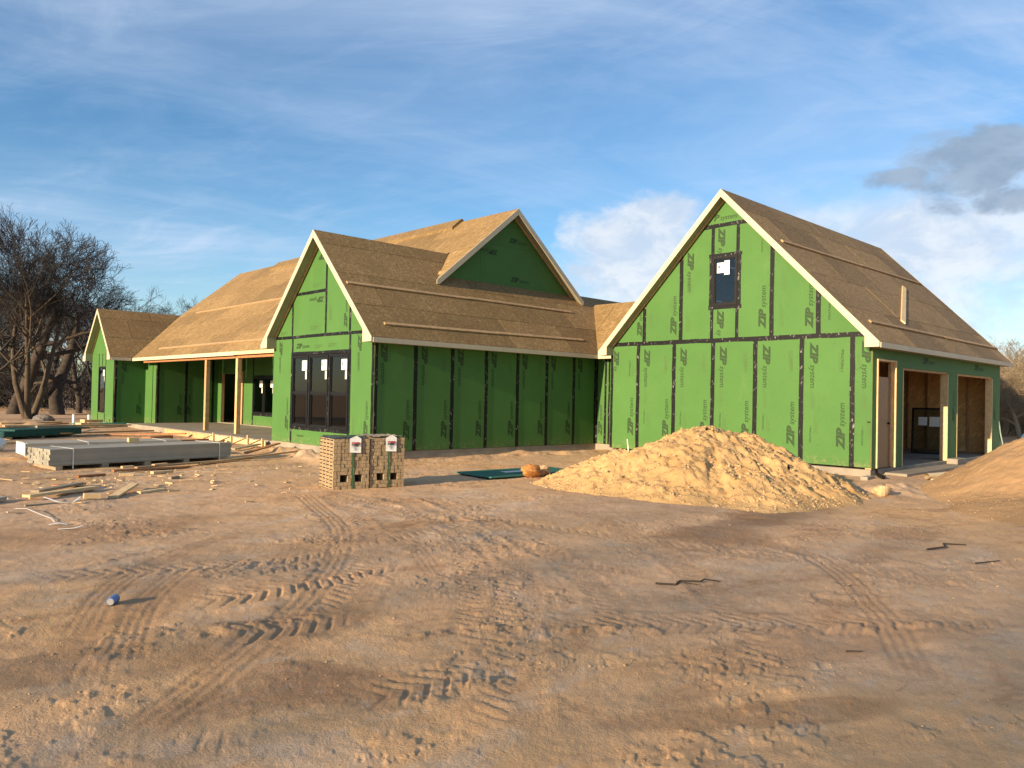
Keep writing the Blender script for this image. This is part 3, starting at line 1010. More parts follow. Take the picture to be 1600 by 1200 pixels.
# --- garage gable wall
F = WX(7.242)
y0, y1 = -1.59, -9.109
og = [(1.59, 0), (9.109, 0), (9.109, zG(y1) - RT), (5.36, 6.94 - RT), (1.59, zG(y0) - RT)]
jl = [1.59] + [2.585 + 1.2192 * k for k in range(6)] + [9.109]
cells = [(jl[k], jl[k + 1], 0, 3.035) for k in range(7)]
up = [1.59, 2.78, 4.0, 4.97, 5.71, 6.665, 7.86, 9.109]
ucell = [(up[k], up[k + 1], 3.035, 6.06) for k in range(7) if k != 3] + [(4.97, 5.71, 3.035, 3.93), (4.97, 5.71, 5.24, 6.06), (3, 8, 6.06, 9)]
back = [(1.59, 9.109, 0, 3.93), (1.59, 4.97, 3.93, 9), (5.71, 9.109, 3.93, 9), (4.97, 5.71, 5.24, 9)]
w = make_wall('gable_wall', F, og, cells + ucell, back, label='tall sunlit green gable wall of the garage')
tape(w, F, (1.6, 3.035), (8.95, 3.035), 0.105)
tape(w, F, (4.62, 6.06), (6.02, 6.06), 0.095)
for j in jl[1:-1]: tape(w, F, (j, 0), (j, 3.0), 0.105)
tape(w, F, (1.63, 0), (1.63, 2.9), 0.08)
for j in (2.78, 4.0, 6.665, 7.86): tape(w, F, (j, 3.07), (j, zG(-j) - 0.12), 0.105)
tape(w, F, (4.97, 3.07), (4.97, 3.9), .085); tape(w, F, (5.71, 3.07), (5.71, 3.9), .085)
tape(w, F, (4.97, 5.25), (4.97, 6.02), .085); tape(w, F, (5.71, 5.25), (5.71, 6.02), .085)
tape(w, F, (4.86, 5.27), (5.83, 5.27), 0.085); tape(w, F, (4.86, 3.90), (5.83, 3.90), 0.095)
tape(w, F, (4.93, 3.88), (4.93, 5.29), 0.10); tape(w, F, (5.75, 3.88), (5.75, 5.29), 0.10)
for k in range(7):
    a, q = jl[k], jl[k + 1]
    if k == 0:
        letter(w, F, 'logo', q - 0.16, 0.42, 90); letter(w, F, 'grade', q - 0.28, 2.1, 90, .8); letter(w, F, 'fine', q - 0.22, 2.1, 90, .8)
        letter(w, F, 'logo_cut', a + 0.12, 2.85, -90, .9)
        continue
    letter(w, F, 'logo', a + 0.22, 2.86, -90)
    if k < 6:
        letter(w, F, 'logo', q - 0.17, 0.40, 90)
        letter(w, F, 'grade' if k == 5 else 'fine', q - 0.26, 2.70, -90, 0.9)
    letter(w, F, 'fine', q - 0.30, 2.2, 90, 0.8); letter(w, F, 'fine', a + 0.25, 1.3, 90, 0.9)
    letter(w, F, 'grade', a + 0.26, 0.75 if k < 5 else 0.5, 90, 0.7); letter(w, F, 'fine', a + 0.34, 0.7, 90, 0.8)
for key, u, z_, dg, s_ in (('logo', 2.68, 3.25, 90, .85), ('logo', 3.85, 3.25, 90, 1), ('logo', 4.20, 5.45, -90, 1), ('logo_cut', 5.14, 5.98, -90, 1), ('logo_cut', 5.14, 3.82, -90, 1),
                           ('logo', 6.50, 3.30, 90, 1), ('logo', 7.72, 3.25, 90, 1), ('logo_tail', 4.98, 6.20, 0, .9), ('fine', 3.7, 4.3, -90, 1), ('fine', 4.2, 3.3, 90, 1),
                           ('fine', 4.25, 4.3, 90, .8), ('grade', 6.4, 5.2, 90, .6), ('fine', 6.9, 3.3, 90, 1), ('fine', 6.95, 4.2, 90, 1), ('grade', 8.15, 3.4, 90, .8),
                           ('fine', 2.95, 3.5, 90, 1), ('logo_end', 6.9, 5.35, -90, .8)):
    letter(w, F, key, u, z_, dg, s_)
nails(w, F, cells + ucell, og)
window(F, 4.975, 5.705, 3.94, 5.23, label='small black attic window with white stickers', sticker='pair')
child(prism2(F, [(9.03, 1.02), (9.10, 1.02), (9.10, 1.05), (9.03, 1.05)], 0.013, 0.018).build('tape_scrap', 'tape', house))

# --- garage front wall with the man door and two vehicle openings
F = WY(-9.109)
OUT = 17.17
ogs = [(7.242, -0.04), (OUT, -0.04), (OUT, 2.86), (7.242, 2.86)]
rects = [(7.257, 7.50, -0.04, 2.48), (8.62, 9.07, -0.04, 2.33), (12.33, 13.08, -0.04, 2.33), (16.37, OUT, -0.04, 2.33), (7.257, 8.62, 2.48, 2.86), (8.62, 9.07, 2.33, 2.86), (9.07, 12.7, 2.33, 2.86), (12.7, OUT, 2.33, 2.86)]
w = make_wall('garage_front_wall', F, ogs, rects, rects, label='shaded green garage wall with a door and two wide openings')
for u, z_ in ((12.85, 1.0), (16.7, 1.0), (10.4, 2.5), (14.6, 2.5)): letter(w, F, 'logo', u, z_, 90 if z_ < 2 else 0, .8)
for x0, x1, zt in ((9.07, 12.33, 2.33), (13.08, 16.37, 2.33)):
    for a, q in ((x0, x0 + 0.038), (x1 - 0.038, x1)):
        child(MB().box((a, -9.128, -0.04), (q, -8.94, zt - 0.04)).build('jamb_stud', 'wood_pale', house))
    child(MB().box((x0, -9.10, zt - 0.038), (x1, -8.94, zt)).build('header_board', 'wood', house))
# man door
d = child(MB().box((7.50, -9.150, -0.04), (7.54, -8.98, 2.48)).box((8.58, -9.150, -0.04), (8.62, -8.98, 2.48)).box((7.54, -9.150, 2.44), (8.58, -8.98, 2.48)).build('door_frame', 'wood_pale', house))
MB().box((7.54, -9.06, -0.03), (8.42, -9.02, 2.08)).build('door_leaf', 'door', d)
MB().tube([(8.33, -9.06, 1.0), (8.33, -9.11, 1.0)], 0.025, 8).build('door_knob', 'frame', d)
MB().box((8.42, -9.09, -0.03), (8.58, -9.02, 2.44)).build('door_side_trim', 'wood', d)
# garage inside: far wall with studs, rear wall
iw = child(MB().box((17.02, -8.98, -0.04), (17.03, -1.72, 3.05)).build('inner_wall', 'plywood', house))
for k in range(13):
    yy = -8.9 + 0.6 * k
    MB().box((16.93, yy - 0.019, -0.04), (17.018, yy + 0.019, 3.0)).build('stud', 'wood', iw)
MB().box((16.935, -8.97, 1.20), (17.016, -1.73, 1.24)).build('blocking_rail', 'wood', iw)
MB().box((16.935, -8.97, -0.04), (17.016, -1.73, 0.0)).build('bottom_plate', 'wood', iw)
child(MB().box((17.035, -9.0, -0.04), (17.165, -1.59, 3.09)).prism([(17.035, -9.1, 3.09), (17.035, -1.6, 3.09), (17.035, -5.36, 6.85)], (0.12, 0, 0)).build('end_wall', 'wood', house))
rw = child(MB().box((7.38, -1.72, -0.04), (17.02, -1.59, 3.05)).build('rear_wall', 'plywood', house))
for k in range(16):
    xx = 7.6 + 0.6 * k
    MB().box((xx - 0.019, -1.81, -0.04), (xx + 0.019, -1.722, 3.0)).build('stud', 'wood', rw)
cj = child(MB().box((7.38, -8.97, 3.06), (17.0, -1.6, 3.08)).build('ceiling_deck', 'plywood', house))
for k in range(16):
    xx = 7.7 + 0.6 * k
    MB().box((xx - 0.019, -8.95, 2.84), (xx + 0.019, -1.73, 3.055)).build('ceiling_joist', 'wood', cj)
# garage partition seen in the first opening
pw = child(MB().box((12.9, -5.6, -0.04), (13.0, -1.75, 3.0)).build('partition_wall', 'wood_red', house))
for k in range(6):
    yy = -5.5 + 0.6 * k
    MB().box((12.81, yy - 0.019, -0.04), (12.898, yy + 0.019, 3.0)).build('stud', 'wood_red', pw)

# --- main gable end above the long wall
F = WY(1.75)
om = [(2.6, 4.3), (9.75, 4.3), (6.17, 7.39 - 0.04)]
zz0 = 4.9
om = [(3.0, zM(3.0) - 0.04), (3.0, 4.4), (9.34, 4.4), (9.34, zM(9.34) - 0.04), (6.17, 7.35)]
w = make_wall('gable_end', F, om, [(2, 4.9, 4, 8), (4.9, 7.35, 4, 6.2), (7.35, 10, 4, 8), (4.9, 7.35, 6.2, 8)], label='dark green triangular gable end above the long roof')
for key, u, z_, dg, s_ in (('logo', 6.1, 6.35, 0, .75), ('logo', 5.6, 6.0, 180, .75), ('logo', 6.2, 5.12, 0, .75), ('fine', 4.9, 5.25, 0, .8), ('fine', 6.4, 5.9, 0, .8), ('fine', 5.0, 5.9, 0, .8), ('fine', 7.5, 5.9, 0, .8)):
    letter(w, F, key, u, z_, dg, s_)

# --- far left wing
F = WX(0.0)
ol = [(-23.7, -0.1), (-20.35, -0.1), (-20.35, zL(20.35) - RT), (-22.05, 5.03 - RT), (-23.7, zL(23.7) - RT)]
cells = [(-23.7, -22.62, -.1, 3.0), (-22.62, -21.6, -.1, 0.32), (-22.62, -21.6, 2.42, 3.0), (-21.6, -20.35, -.1, 3.0), (-23.7, -22.1, 3.0, 9), (-22.1, -20.35, 3.0, 9)]
back = [(-23.7, -22.62, -.1, 3.0), (-22.62, -21.6, -.1, 0.32), (-22.62, -21.6, 2.42, 3.0), (-21.6, -20.35, -.1, 3.0), (-23.7, -20.35, 3.0, 9)]
w = make_wall('gable_wall', F, ol, cells, back, label='small far green gable wall with one narrow window')
for a, q in (((-22.62, -.1), (-22.62, .3)), ((-21.6, -.1), (-21.6, .3)), ((-22.62, 2.45), (-22.62, 3.0)), ((-21.6, 2.45), (-21.6, 3.0)), ((-22.1, 2.45), (-22.1, 3.0)), ((-20.39, -.1), (-20.39, 3.0))): tape(w, F, a, q, 0.07)
window(F, -22.6, -21.62, 0.33, 2.41, label='narrow black window of the far gable', sticker='tr')
F = WY(20.35)
w = make_wall('side_wall', F, [(0.0125, -.1), (1.30, -.1), (1.30, 2.8), (0.0125, 2.8)], [(0, 1.3, -.1, 2.8)])
tape(w, F, (0.05, -.1), (0.05, 2.8), 0.08)
letter(w, F, 'logo', 0.3, 2.6, -90, .9); letter(w, F, 'logo', 1.1, .3, 90, .9)
F = WX(1.30)
w = make_wall('step_wall', F, [(-20.345, -.1), (-18.9, -.1), (-18.9, 2.8), (-20.345, 2.8)], [(-20.35, -19.4, -.1, 2.8), (-19.4, -18.9, -.1, 2.8)])
tape(w, F, (-19.4, -.1), (-19.4, 2.8), .05); tape(w, F, (-18.94, -.1), (-18.94, 2.8), .07)
F = WY(18.9)
w = make_wall('porch_side_wall', F, [(1.3125, -.1), (4.0, -.1), (4.0, 2.9), (1.3125, 2.9)], [(1.3, 2.55, -.1, 2.9), (2.55, 3.75, -.1, 2.9), (3.75, 4.0, -.1, 2.9)])
tape(w, F, (1.35, -.1), (1.35, 2.9), .08); tape(w, F, (2.55, -.1), (2.55, 2.9), .10); tape(w, F, (3.75, -.1), (3.75, 2.9), .10)
letter(w, F, 'logo', 2.35, .3, 90, .9); letter(w, F, 'logo', 2.75, .3, 90, .9)

# --- porch back wall
F = WX(4.0)
ow = [(-18.9, 0), (-5.35, 0), (-5.35, 3.3), (-18.9, 3.3)]
cells = [(-18.9, -18.5, 0, 3.3), (-18.5, -16.2, 2.2, 3.3), (-16.2, -15.25, 0, 3.3), (-15.25, -13.25, 0, .46), (-15.25, -13.25, 2.05, 3.3), (-13.25, -12, 0, 3.3), (-12, -10.8, 0, 3.3), (-10.8, -9.6, 0, 3.3), (-9.6, -8.4, 0, 3.3), (-8.4, -7.2, 0, 3.3), (-7.2, -5.35, 0, 3.3)]
w = make_wall('porch_back_wall', F, ow, cells, cells, label='porch wall with a dark doorway and a pair of windows')
tape(w, F, (-16.2, 0), (-16.2, 3.2), .09); tape(w, F, (-15.25, 0), (-15.25, 3.2), .09); tape(w, F, (-15.3, .46), (-13.2, .46), .10); tape(w, F, (-15.3, 2.05), (-13.2, 2.05), .10); tape(w, F, (-13.25, 0), (-13.25, 3.2), .09)
window(F, -15.22, -14.27, 0.49, 2.03, label='black porch window beside the doorway')
window(F, -14.23, -13.28, 0.49, 2.03, label='black porch window nearest the gable wall')
child(MB().box((3.93, 16.18, 0), (3.985, 16.30, 2.3)).build('jamb_stud', 'wood', house))

# --- walls that close the house at the back and under the porch
F = WY(5.35)
child(MB().box((0.0, 5.23, 0), (3.99, 5.35, 2.9)).build('porch_return_wall', 'green', house))
child(MB().box((11.3, 0.13, 0), (11.43, 21.5, 3.0)).build('rear_wall', 'green', house))
child(MB().box((0.0, 23.56, -.1), (6.0, 23.69, 3.1)).build('wing_rear_wall', 'green', house))
child(MB().box((4.2, 21.35, 0), (11.3, 21.5, 2.9)).prism([(1.2, 21.35, 2.95), (11.2, 21.35, 2.95), (6.17, 21.35, 7.2)], (0, .13, 0)).build('gable_end', 'green', house))
child(MB().box((8.6, 0.14, 0), (11.29, 0.27, 2.8)).build('link_rear_wall', 'green', house))

# --- slabs
SL = [('slab', (0.0, 0.004, -0.5), (11.43, 5.34, -0.004)), ('slab', (4.0, 5.345, -0.5), (11.43, 21.5, -0.006)), ('porch_slab', (0.10, 5.345, -0.5), (3.995, 18.898, -0.035)),
      ('slab', (0.002, 20.353, -0.5), (3.99, 23.7, -0.105)), ('slab', (1.302, 18.902, -0.5), (3.99, 20.349, -0.104)),
      ('garage_slab', (7.244, -9.107, -0.5), (17.17, -1.592, -0.045)), ('slab', (8.449, -1.588, -0.5), (11.42, 0.0, -0.004)),
      ('apron_slab', (8.0, -9.62, -0.5), (17.3, -9.112, -0.13))]
for nm, a, q in SL:
    bevel(child(MB().box(a, q).build(nm, 'concrete', house)), 0.008)
for x0 in (12.25, 16.3):
    bevel(child(MB().box((x0, -9.40, -0.125), (x0 + 0.75, -9.125, 0.02)).build('pier_block', 'concrete', house)), 0.01)

# --- posts and beam of the porch
for k, (x_, y_) in enumerate(((0.80, 12.22), (0.80, 9.55))):
    p = child(MB().box((x_ - .075, y_ - .075, -0.034), (x_ + .075, y_ + .075, 2.56)).build('porch_post', 'wood', house, label=('porch post standing farther from the gable', 'porch post nearest the gable')[k]))
    bevel(p, 0.006)
child(MB().box((0.71, 5.36, 2.56), (0.89, 18.88, 2.74)).build('porch_beam', 'wood_red', house))

# --- roofs
def roof(name, O, s_dir, poly_xy, zf, label=None, lap=0.0, mat='osb'):
    """strand board sheets on a slope; poly in plan, zf gives the height"""
    s_dir = Vector(s_dir)
    p0 = Vector((O[0], O[1], zf(O[0], O[1])))
    e = 0.01
    g = Vector((zf(O[0] + e, O[1]) - p0.z, zf(O[0], O[1] + e) - p0.z)) / e
    nrm = Vector((-g.x, -g.y, 1)).normalized()
    t_dir = nrm.cross(s_dir)
    if t_dir.z < 0: t_dir = -t_dir
    pts = []
    for x_, y_ in poly_xy:
        v = Vector((x_, y_, p0.z + g.x * (x_ - O[0]) + g.y * (y_ - O[1]))) - p0
        pts.append((v.dot(s_dir), v.dot(t_dir)))
    s0 = min(q[0] for q in pts); s1 = max(q[0] for q in pts); t1 = max(q[1] for q in pts); t0 = min(q[1] for q in pts)
    # the deck frame (rafters) is the part, the sheets its sub-parts
    rf = MB()
    k = s0 + 0.25
    while k < s1:
        seg = clip(pts, k - 0.019, k + 0.019, t0 + .04, t1 - .04)
        if seg:
            rf.prism([p0 + s_dir * a + t_dir * b_ - nrm * 0.035 for a, b_ in seg], -nrm * 0.12)
        k += 0.61
    w = child(rf.build(name, 'wood', house, label=label))
    row = 0
    t = t0
    g_ = 0.0065
    while t < t1:
        s = s0 - (1.22 if row % 2 else 0.0) - random.uniform(0, 0.3)
        while s < s1:
            c_ = clip(pts, s + g_, s + 2.44 - g_, t + g_, t + 1.22 - g_)
            if c_:
                lift = random.uniform(-0.002, 0.002)
                MB().prism([p0 + s_dir * a + t_dir * b_ - nrm * (0.012 - lift) for a, b_ in c_], nrm * 0.012).build('roof_sheet', mat, w)
            s += 2.44
        t += 1.22; row += 1
    return w


rD = roof('roof', (-.3, -.34), (1, 0, 0), [(-.3, -.34), (8.12, -.34), (9.95, 1.46), (13, 1.46), (13, 1.8), (9.3, 1.8), (9.3, 1.95), (4.5, 2.61), (-.3, 2.61)], lambda x, y: 5.83 - 1.02 * (2.61 - y), label='long brown roof slope over the shaded wall')
rC = roof('roof', (-.3, 5.56), (1, 0, 0), [(-.3, 2.61), (4.29, 2.61), (.75, 5.56), (-.3, 5.56)], lambda x, y: 5.83 - 1.02 * (y - 2.61), label='hidden rear slope of the porch gable')
rM = roof('roof', (.6, 5.4), (0, 1, 0), [(.6, 5.5), (4.35, 2.56), (3.0, 1.42), (6.17, 1.42), (6.17, 21.8), (3.35, 21.8), (.6, 19.95)], lambda x, y: 7.39 - .826 * (6.17 - x), label='large sunlit roof slope over the porch')
rM2 = roof('roof', (11.7, 1.42), (0, 1, 0), [(6.17, 1.42), (9.38, 1.42), (9.38, 1.9), (11.7, 1.9), (11.7, 21.8), (6.17, 21.8)], lambda x, y: 7.39 - .826 * (x - 6.17), label='rear slope of the main roof')
rL = roof('roof', (-.3, 20.0), (1, 0, 0), [(-.3, 20.0), (1.0, 20.0), (3.6, 22.05), (-.3, 22.05)], lambda x, y: 5.03 - 1.088 * (22.05 - y), label='small brown roof slope at the far end')
rL2 = roof('roof', (-.3, 24.1), (1, 0, 0), [(-.3, 22.05), (5.9, 22.05), (5.9, 24.1), (-.3, 24.1)], lambda x, y: 5.03 - 1.088 * (y - 22.05), label='rear slope of the far gable')
rB = roof('roof', (8.1, 0), (0, 1, 0), [(8.1, -.33), (8.1, -1.30), (9.98, -3.0), (9.98, 1.8), (9.9, 1.45)], lambda x, y: 2.82 + (x - 8.1), label='small bright roof slope between the long roof and the garage')
rB2 = roof('roof', (11.8, 0), (0, 1, 0), [(9.98, -3.0), (9.98, 1.5), (11.8, 0.0), (11.8, -1.2)], lambda x, y: 4.70 - (x - 9.98), label='rear slope of the link roof')
rG = roof('roof', (6.94, -9.39), (1, 0, 0), [(6.94, -9.39), (17.45, -9.39), (17.45, -5.36), (6.94, -5.36)], lambda x, y: 6.94 - 1.02 * (-5.36 - y), label='steep brown garage roof slope with nailed boards')
rG2 = roof('roof', (6.94, -1.33), (1, 0, 0), [(6.94, -5.36), (17.45, -5.36), (17.45, -1.33), (6.94, -1.33)], lambda x, y: 6.94 - 1.02 * (y + 5.36), label='rear slope of the garage roof')

# toe boards nailed along the slopes
def toeboard(rf, a, q, zf, w=0.085, h=0.038, mat='toe'):
    a = Vector((a[0], a[1], zf(*a))); q = Vector((q[0], q[1], zf(*q)))
    e = 0.01; g = Vector(((zf(a.x + e, a.y) - a.z) / e, (zf(a.x, a.y + e) - a.z) / e))
    nrm = Vector((-g.x, -g.y, 1)).normalized()
    MB().bar(a + nrm * (h / 2 + .002), q + nrm * (h / 2 + .002), w, h, nrm).build('toe_board', mat, rf)


fD = lambda x, y: 5.83 - 1.02 * (2.61 - y)
fG = lambda x, y: 6.94 - 1.02 * (-5.36 - y)
fM = lambda x, y: 7.39 - .826 * (6.17 - x)
for a, q in (((-.18, 1.07), (3.9, 1.075)), ((3.91, 1.09), (8.35, 1.08)), ((.28, .02), (4.1, .05)), ((4.12, .055), (7.84, .10))): toeboard(rD, a, q, fD)
for a, q in (((7.36, -6.83), (12.2, -6.80)), ((12.22, -6.79), (17.1, -6.75)), ((7.64, -8.88), (12.6, -8.91)), ((12.62, -8.92), (17.42, -8.94))): toeboard(rG, a, q, fG)
for a, q in (((3.3, 6.2), (3.3, 11)), ((3.3, 11.02), (3.27, 15.5)), ((3.28, 15.52), (3.27, 19.8)), ((1.05, 6.4), (1.05, 12)), ((1.05, 12.02), (1.03, 17.9))): toeboard(rM, a, q, fM)
# raised course along the main ridge
mb = MB()
for sgn in (-1, 1):
    mb.prism([(6.17, 4.2, 7.50), (6.17 + sgn * .42, 4.2, 7.50 - .347), (6.17 + sgn * .42, 17.6, 7.50 - .347), (6.17, 17.6, 7.50)], (0, 0, -.11))
mb.build('ridge_course', 'osb', rM)

# --- trim: rake boards with boxed ends, eave boards, soffits
def rake(face_x, back_x, yc, zc, k, ytip, wall_half, vert=0.205, nm='rake_board', skip=None):
    """gable facing -x: boards in the plane face_x, boxed at the eaves"""
    half = abs(ytip - yc)
    for sgn in (-1, 1):
        if skip == sgn: continue
        yt = yc + sgn * half; zt = zc - k * half
        yin = yc + sgn * (wall_half - 0.055)
        zi = zc - k * abs(yin - yc)
        poly = [(face_x, yc, zc), (face_x, yt, zt), (face_x, yt, zt - 0.115), (face_x, yin, zt - 0.115), (face_x, yin, zi - vert), (face_x, yc, zc - vert)]
        if zi - vert < zt - .115: poly = [(face_x, yc, zc), (face_x, yt, zt), (face_x, yt, zt - 0.115), (face_x, yc + sgn * (half - (vert - .115) / k * -1 * 0 - 0.0), zt - .115), (face_x, yin, zi - vert), (face_x, yc, zc - vert)]
        mb = MB(); off = Vector((0.022 if back_x > face_x else -.022, 0, 0))
        mb.prism([Vector(q) - off * 1.0 for q in poly], off)
        child(bevel(mb.build(nm, 'cream', house), 0.003))
        # sloped soffit between rake board and wall
        child(MB().prism([(face_x + .001, yc, zc - .165), (back_x - .002, yc, zc - .165), (back_x - .002, yin, zi - .165), (face_x + .001, yin, zi - .165)], (0, 0, 0.012)).build('soffit', 'soffit', house))
        # closed box at the foot of the rake
        child(MB().box((face_x + .001, min(yt, yin) + .001, zt - .113), (back_x - 0.014, max(yt, yin) - .001, zt - .10)).prism(
            [(face_x + .002, yin, zt - .099), (back_x - .014, yin, zt - .099), (back_x - .014, yin, zi - .17), (face_x + .002, yin, zi - .17)], (0, sgn * 0.01, 0)).build('eave_box', 'soffit', house))


rake(-.3, 0.0, 2.61, 5.83, 1.02, -.34, 2.61)
rake(6.94, 7.242, -5.36, 6.94, 1.02, -9.39, 3.76)
rake(-.3, 0.0, 22.05, 5.03, 1.088, 20.0, 1.68, 0.19)
rake(17.47, 17.2, -5.36, 6.94, 1.02, -9.39, 3.76)
# main gable end (faces -y)
for sgn in (-1, 1):
    xt = 6.17 + sgn * 3.19
    zt = zM(xt)
    poly = [(6.17, 1.42, 7.39), (xt, 1.42, zt), (xt - sgn * .02, 1.42, zt - .05), (xt - sgn * .30, 1.42, zt + .03), (6.17, 1.42, 7.39 - .205)]
    poly = [(6.17, 1.398, 7.39), (xt, 1.398, zt), (xt, 1.398, zt - .12), (xt - sgn * .10, 1.398, zt - .12), (6.17, 1.398, 7.39 - .205)]
    child(bevel(MB().prism(poly, (0, .022, 0)).build('rake_board', 'cream', house), 0.003))
    child(MB().prism([(6.17, 1.422, 7.39 - .165), (6.17, 1.748, 7.39 - .165), (xt, 1.748, zt - .165), (xt, 1.422, zt - .165)], (0, 0, .012)).build('soffit', 'soffit', house))


def eave(a, q, z0, z1, inward, depth, mat='cream', sof=True):
    """fascia board between two plan points and the flat soffit behind it"""
    a, q = Vector((*a, 0)), Vector((*q, 0)); inw = Vector((*inward, 0))
    child(bevel(MB().prism([a + Vector((0, 0, z0)), q + Vector((0, 0, z0)), q + Vector((0, 0, z1)), a + Vector((0, 0, z1))], -inw * 0.022).build('fascia_board', mat, house), 0.003))
    if sof:
        z = z0 + .012
        child(MB().prism([a + Vector((0, 0, z)) + inw * .001, q + Vector((0, 0, z)) + inw * .001, q + inw * depth + Vector((0, 0, z)), a + inw * depth + Vector((0, 0, z))], (0, 0, .01)).build('soffit', 'soffit', house))


eave((-.275, -.34), (4.0, -.34), 2.69, 2.813, (0, 1), .325)
eave((4.004, -.34), (8.12, -.34), 2.69, 2.813, (0, 1), .325)
eave((6.965, -9.39), (12.1, -9.39), 2.70, 2.822, (0, 1), .265)
eave((12.104, -9.39), (17.445, -9.39), 2.70, 2.822, (0, 1), .265)
eave((8.1, -.36), (8.1, -1.30), 2.69, 2.813, (1, 0), .33)
eave((-.275, 20.0), (.56, 20.0), 2.66, 2.79, (0, 1), .335)
eave((.6, 9.5), (.6, 14.5), 2.65, 2.785, (1, 0), .0, sof=False)
eave((.6, 14.504), (.6, 19.93), 2.65, 2.785, (1, 0), .0, sof=False)
eave((.6, 5.6), (.6, 9.496), 2.665, 2.78, (1, 0), .0, 'wood_pale', sof=False)

# ------------------------------------------------------------------ the other things follow
# --- loose board lying on the garage roof
p, q = Vector((14.33, -7.23, fG(0, -7.23))), Vector((10.2, -8.69, fG(0, -8.69)))
nG = Vector((0, -1.02, 1)).normalized()
bevel(MB().bar(p + nG * .024, q + nG * .024, .14, .038, nG).build('loose_board', 'wood_pale', label='single loose board lying down the garage roof slope', cat='board'), .004)


def rock_mesh(name, rx, ry, rz, seed, lump=0.25, n_u=14, n_v=9):
    v, f = [], []
    rs = np.random.default_rng(seed)
    ph = rs.uniform(0, 6.28, 12); fr_ = rs.uniform(1.5, 5, (12, 3))
    for i in range(n_v + 1):
        th = math.pi * i / n_v
        for j in range(n_u):
            a = 2 * math.pi * j / n_u
            d = np.array([math.sin(th) * math.cos(a), math.sin(th) * math.sin(a), math.cos(th)])
            k = 1 + lump * sum(math.sin(fr_[t] @ d + ph[t]) for t in range(12)) / 4
            v.append((d[0] * rx * k, d[1] * ry * k, d[2] * rz * k))
    for i in range(n_v):
        for j in range(n_u):
            f.append((i * n_u + j, (i + 1) * n_u + j, (i + 1) * n_u + (j + 1) % n_u, i * n_u + (j + 1) % n_u))
    me = bpy.data.meshes.new(name); me.from_pydata(v, [], f); me.validate()
    return me


def scatter_mesh(name, pts, sizes, seed=1, flat=0.7):
    """thousands of little broken lumps as one mesh"""
    rs = np.random.default_rng(seed)
    base = np.array([(1, 0, 0), (-1, 0, 0), (0, 1, 0), (0, -1, 0), (0, 0, 1), (0, 0, -1)], float)
    tri = np.array([(0, 2, 4), (2, 1, 4), (1, 3, 4), (3, 0, 4), (2, 0, 5), (1, 2, 5), (3, 1, 5), (0, 3, 5)])
    n_ = len(pts)
    V = base[None] * rs.uniform(0.55, 1.35, (n_, 6, 1)) * np.asarray(sizes)[:, None, None]
    V += rs.uniform(-.28, .28, (n_, 6, 3)) * np.asarray(sizes)[:, None, None]
    V[:, :, 2] *= flat
    a = rs.uniform(0, 6.28, n_); c_, s_ = np.cos(a)[:, None], np.sin(a)[:, None]
    x = V[:, :, 0] * c_ - V[:, :, 1] * s_; y = V[:, :, 0] * s_ + V[:, :, 1] * c_
    V = np.stack([x, y, V[:, :, 2]], 2) + np.asarray(pts)[:, None, :]
    T = tri[None] + (np.arange(n_) * 6)[:, None, None]
    return fast_mesh(name, V.reshape(-1, 3), np.zeros((0, 4), int), T.reshape(-1, 3), smooth=False)


# ------------------------------------------------------------------ soil mound, sand pile
def pile(name, hf, x0, x1, y0, y1, n_x, n_y, mat, parent):
    xs = np.linspace(x0, x1, n_x); ys = np.linspace(y0, y1, n_y)
    Xm, Ym = np.meshgrid(xs, ys)
    Hm = hf(Xm, Ym)
    V = np.stack([Xm.ravel(), Ym.ravel(), Hm.ravel()], 1)
    i, j = np.meshgrid(np.arange(n_x - 1), np.arange(n_y - 1))
    k = (j * n_x + i).ravel()
    Q = np.stack([k, k + 1, k + 1 + n_x, k + n_x], 1)
    h = hf(Xm, Ym, raw=True).ravel()
    keep = (h[Q] > -0.06).any(1)
    return link(name, fast_mesh(name, V, Q[keep]), mat, parent)


def cone(x, y, cx, cy, h, rx, ry, rot=0, p=1.25):
    dx, dy = x - cx, y - cy
    u = (dx * math.cos(rot) + dy * math.sin(rot)) / rx; v = (-dx * math.sin(rot) + dy * math.cos(rot)) / ry
    r = np.sqrt(u * u + v * v + 0.012) - 0.11
    return h * (1 - r ** p)


def smax(a, b_, k=0.14):
    h = np.clip(0.5 + 0.5 * (a - b_) / k, 0, 1)
    return b_ * (1 - h) + a * h + k * h * (1 - h)


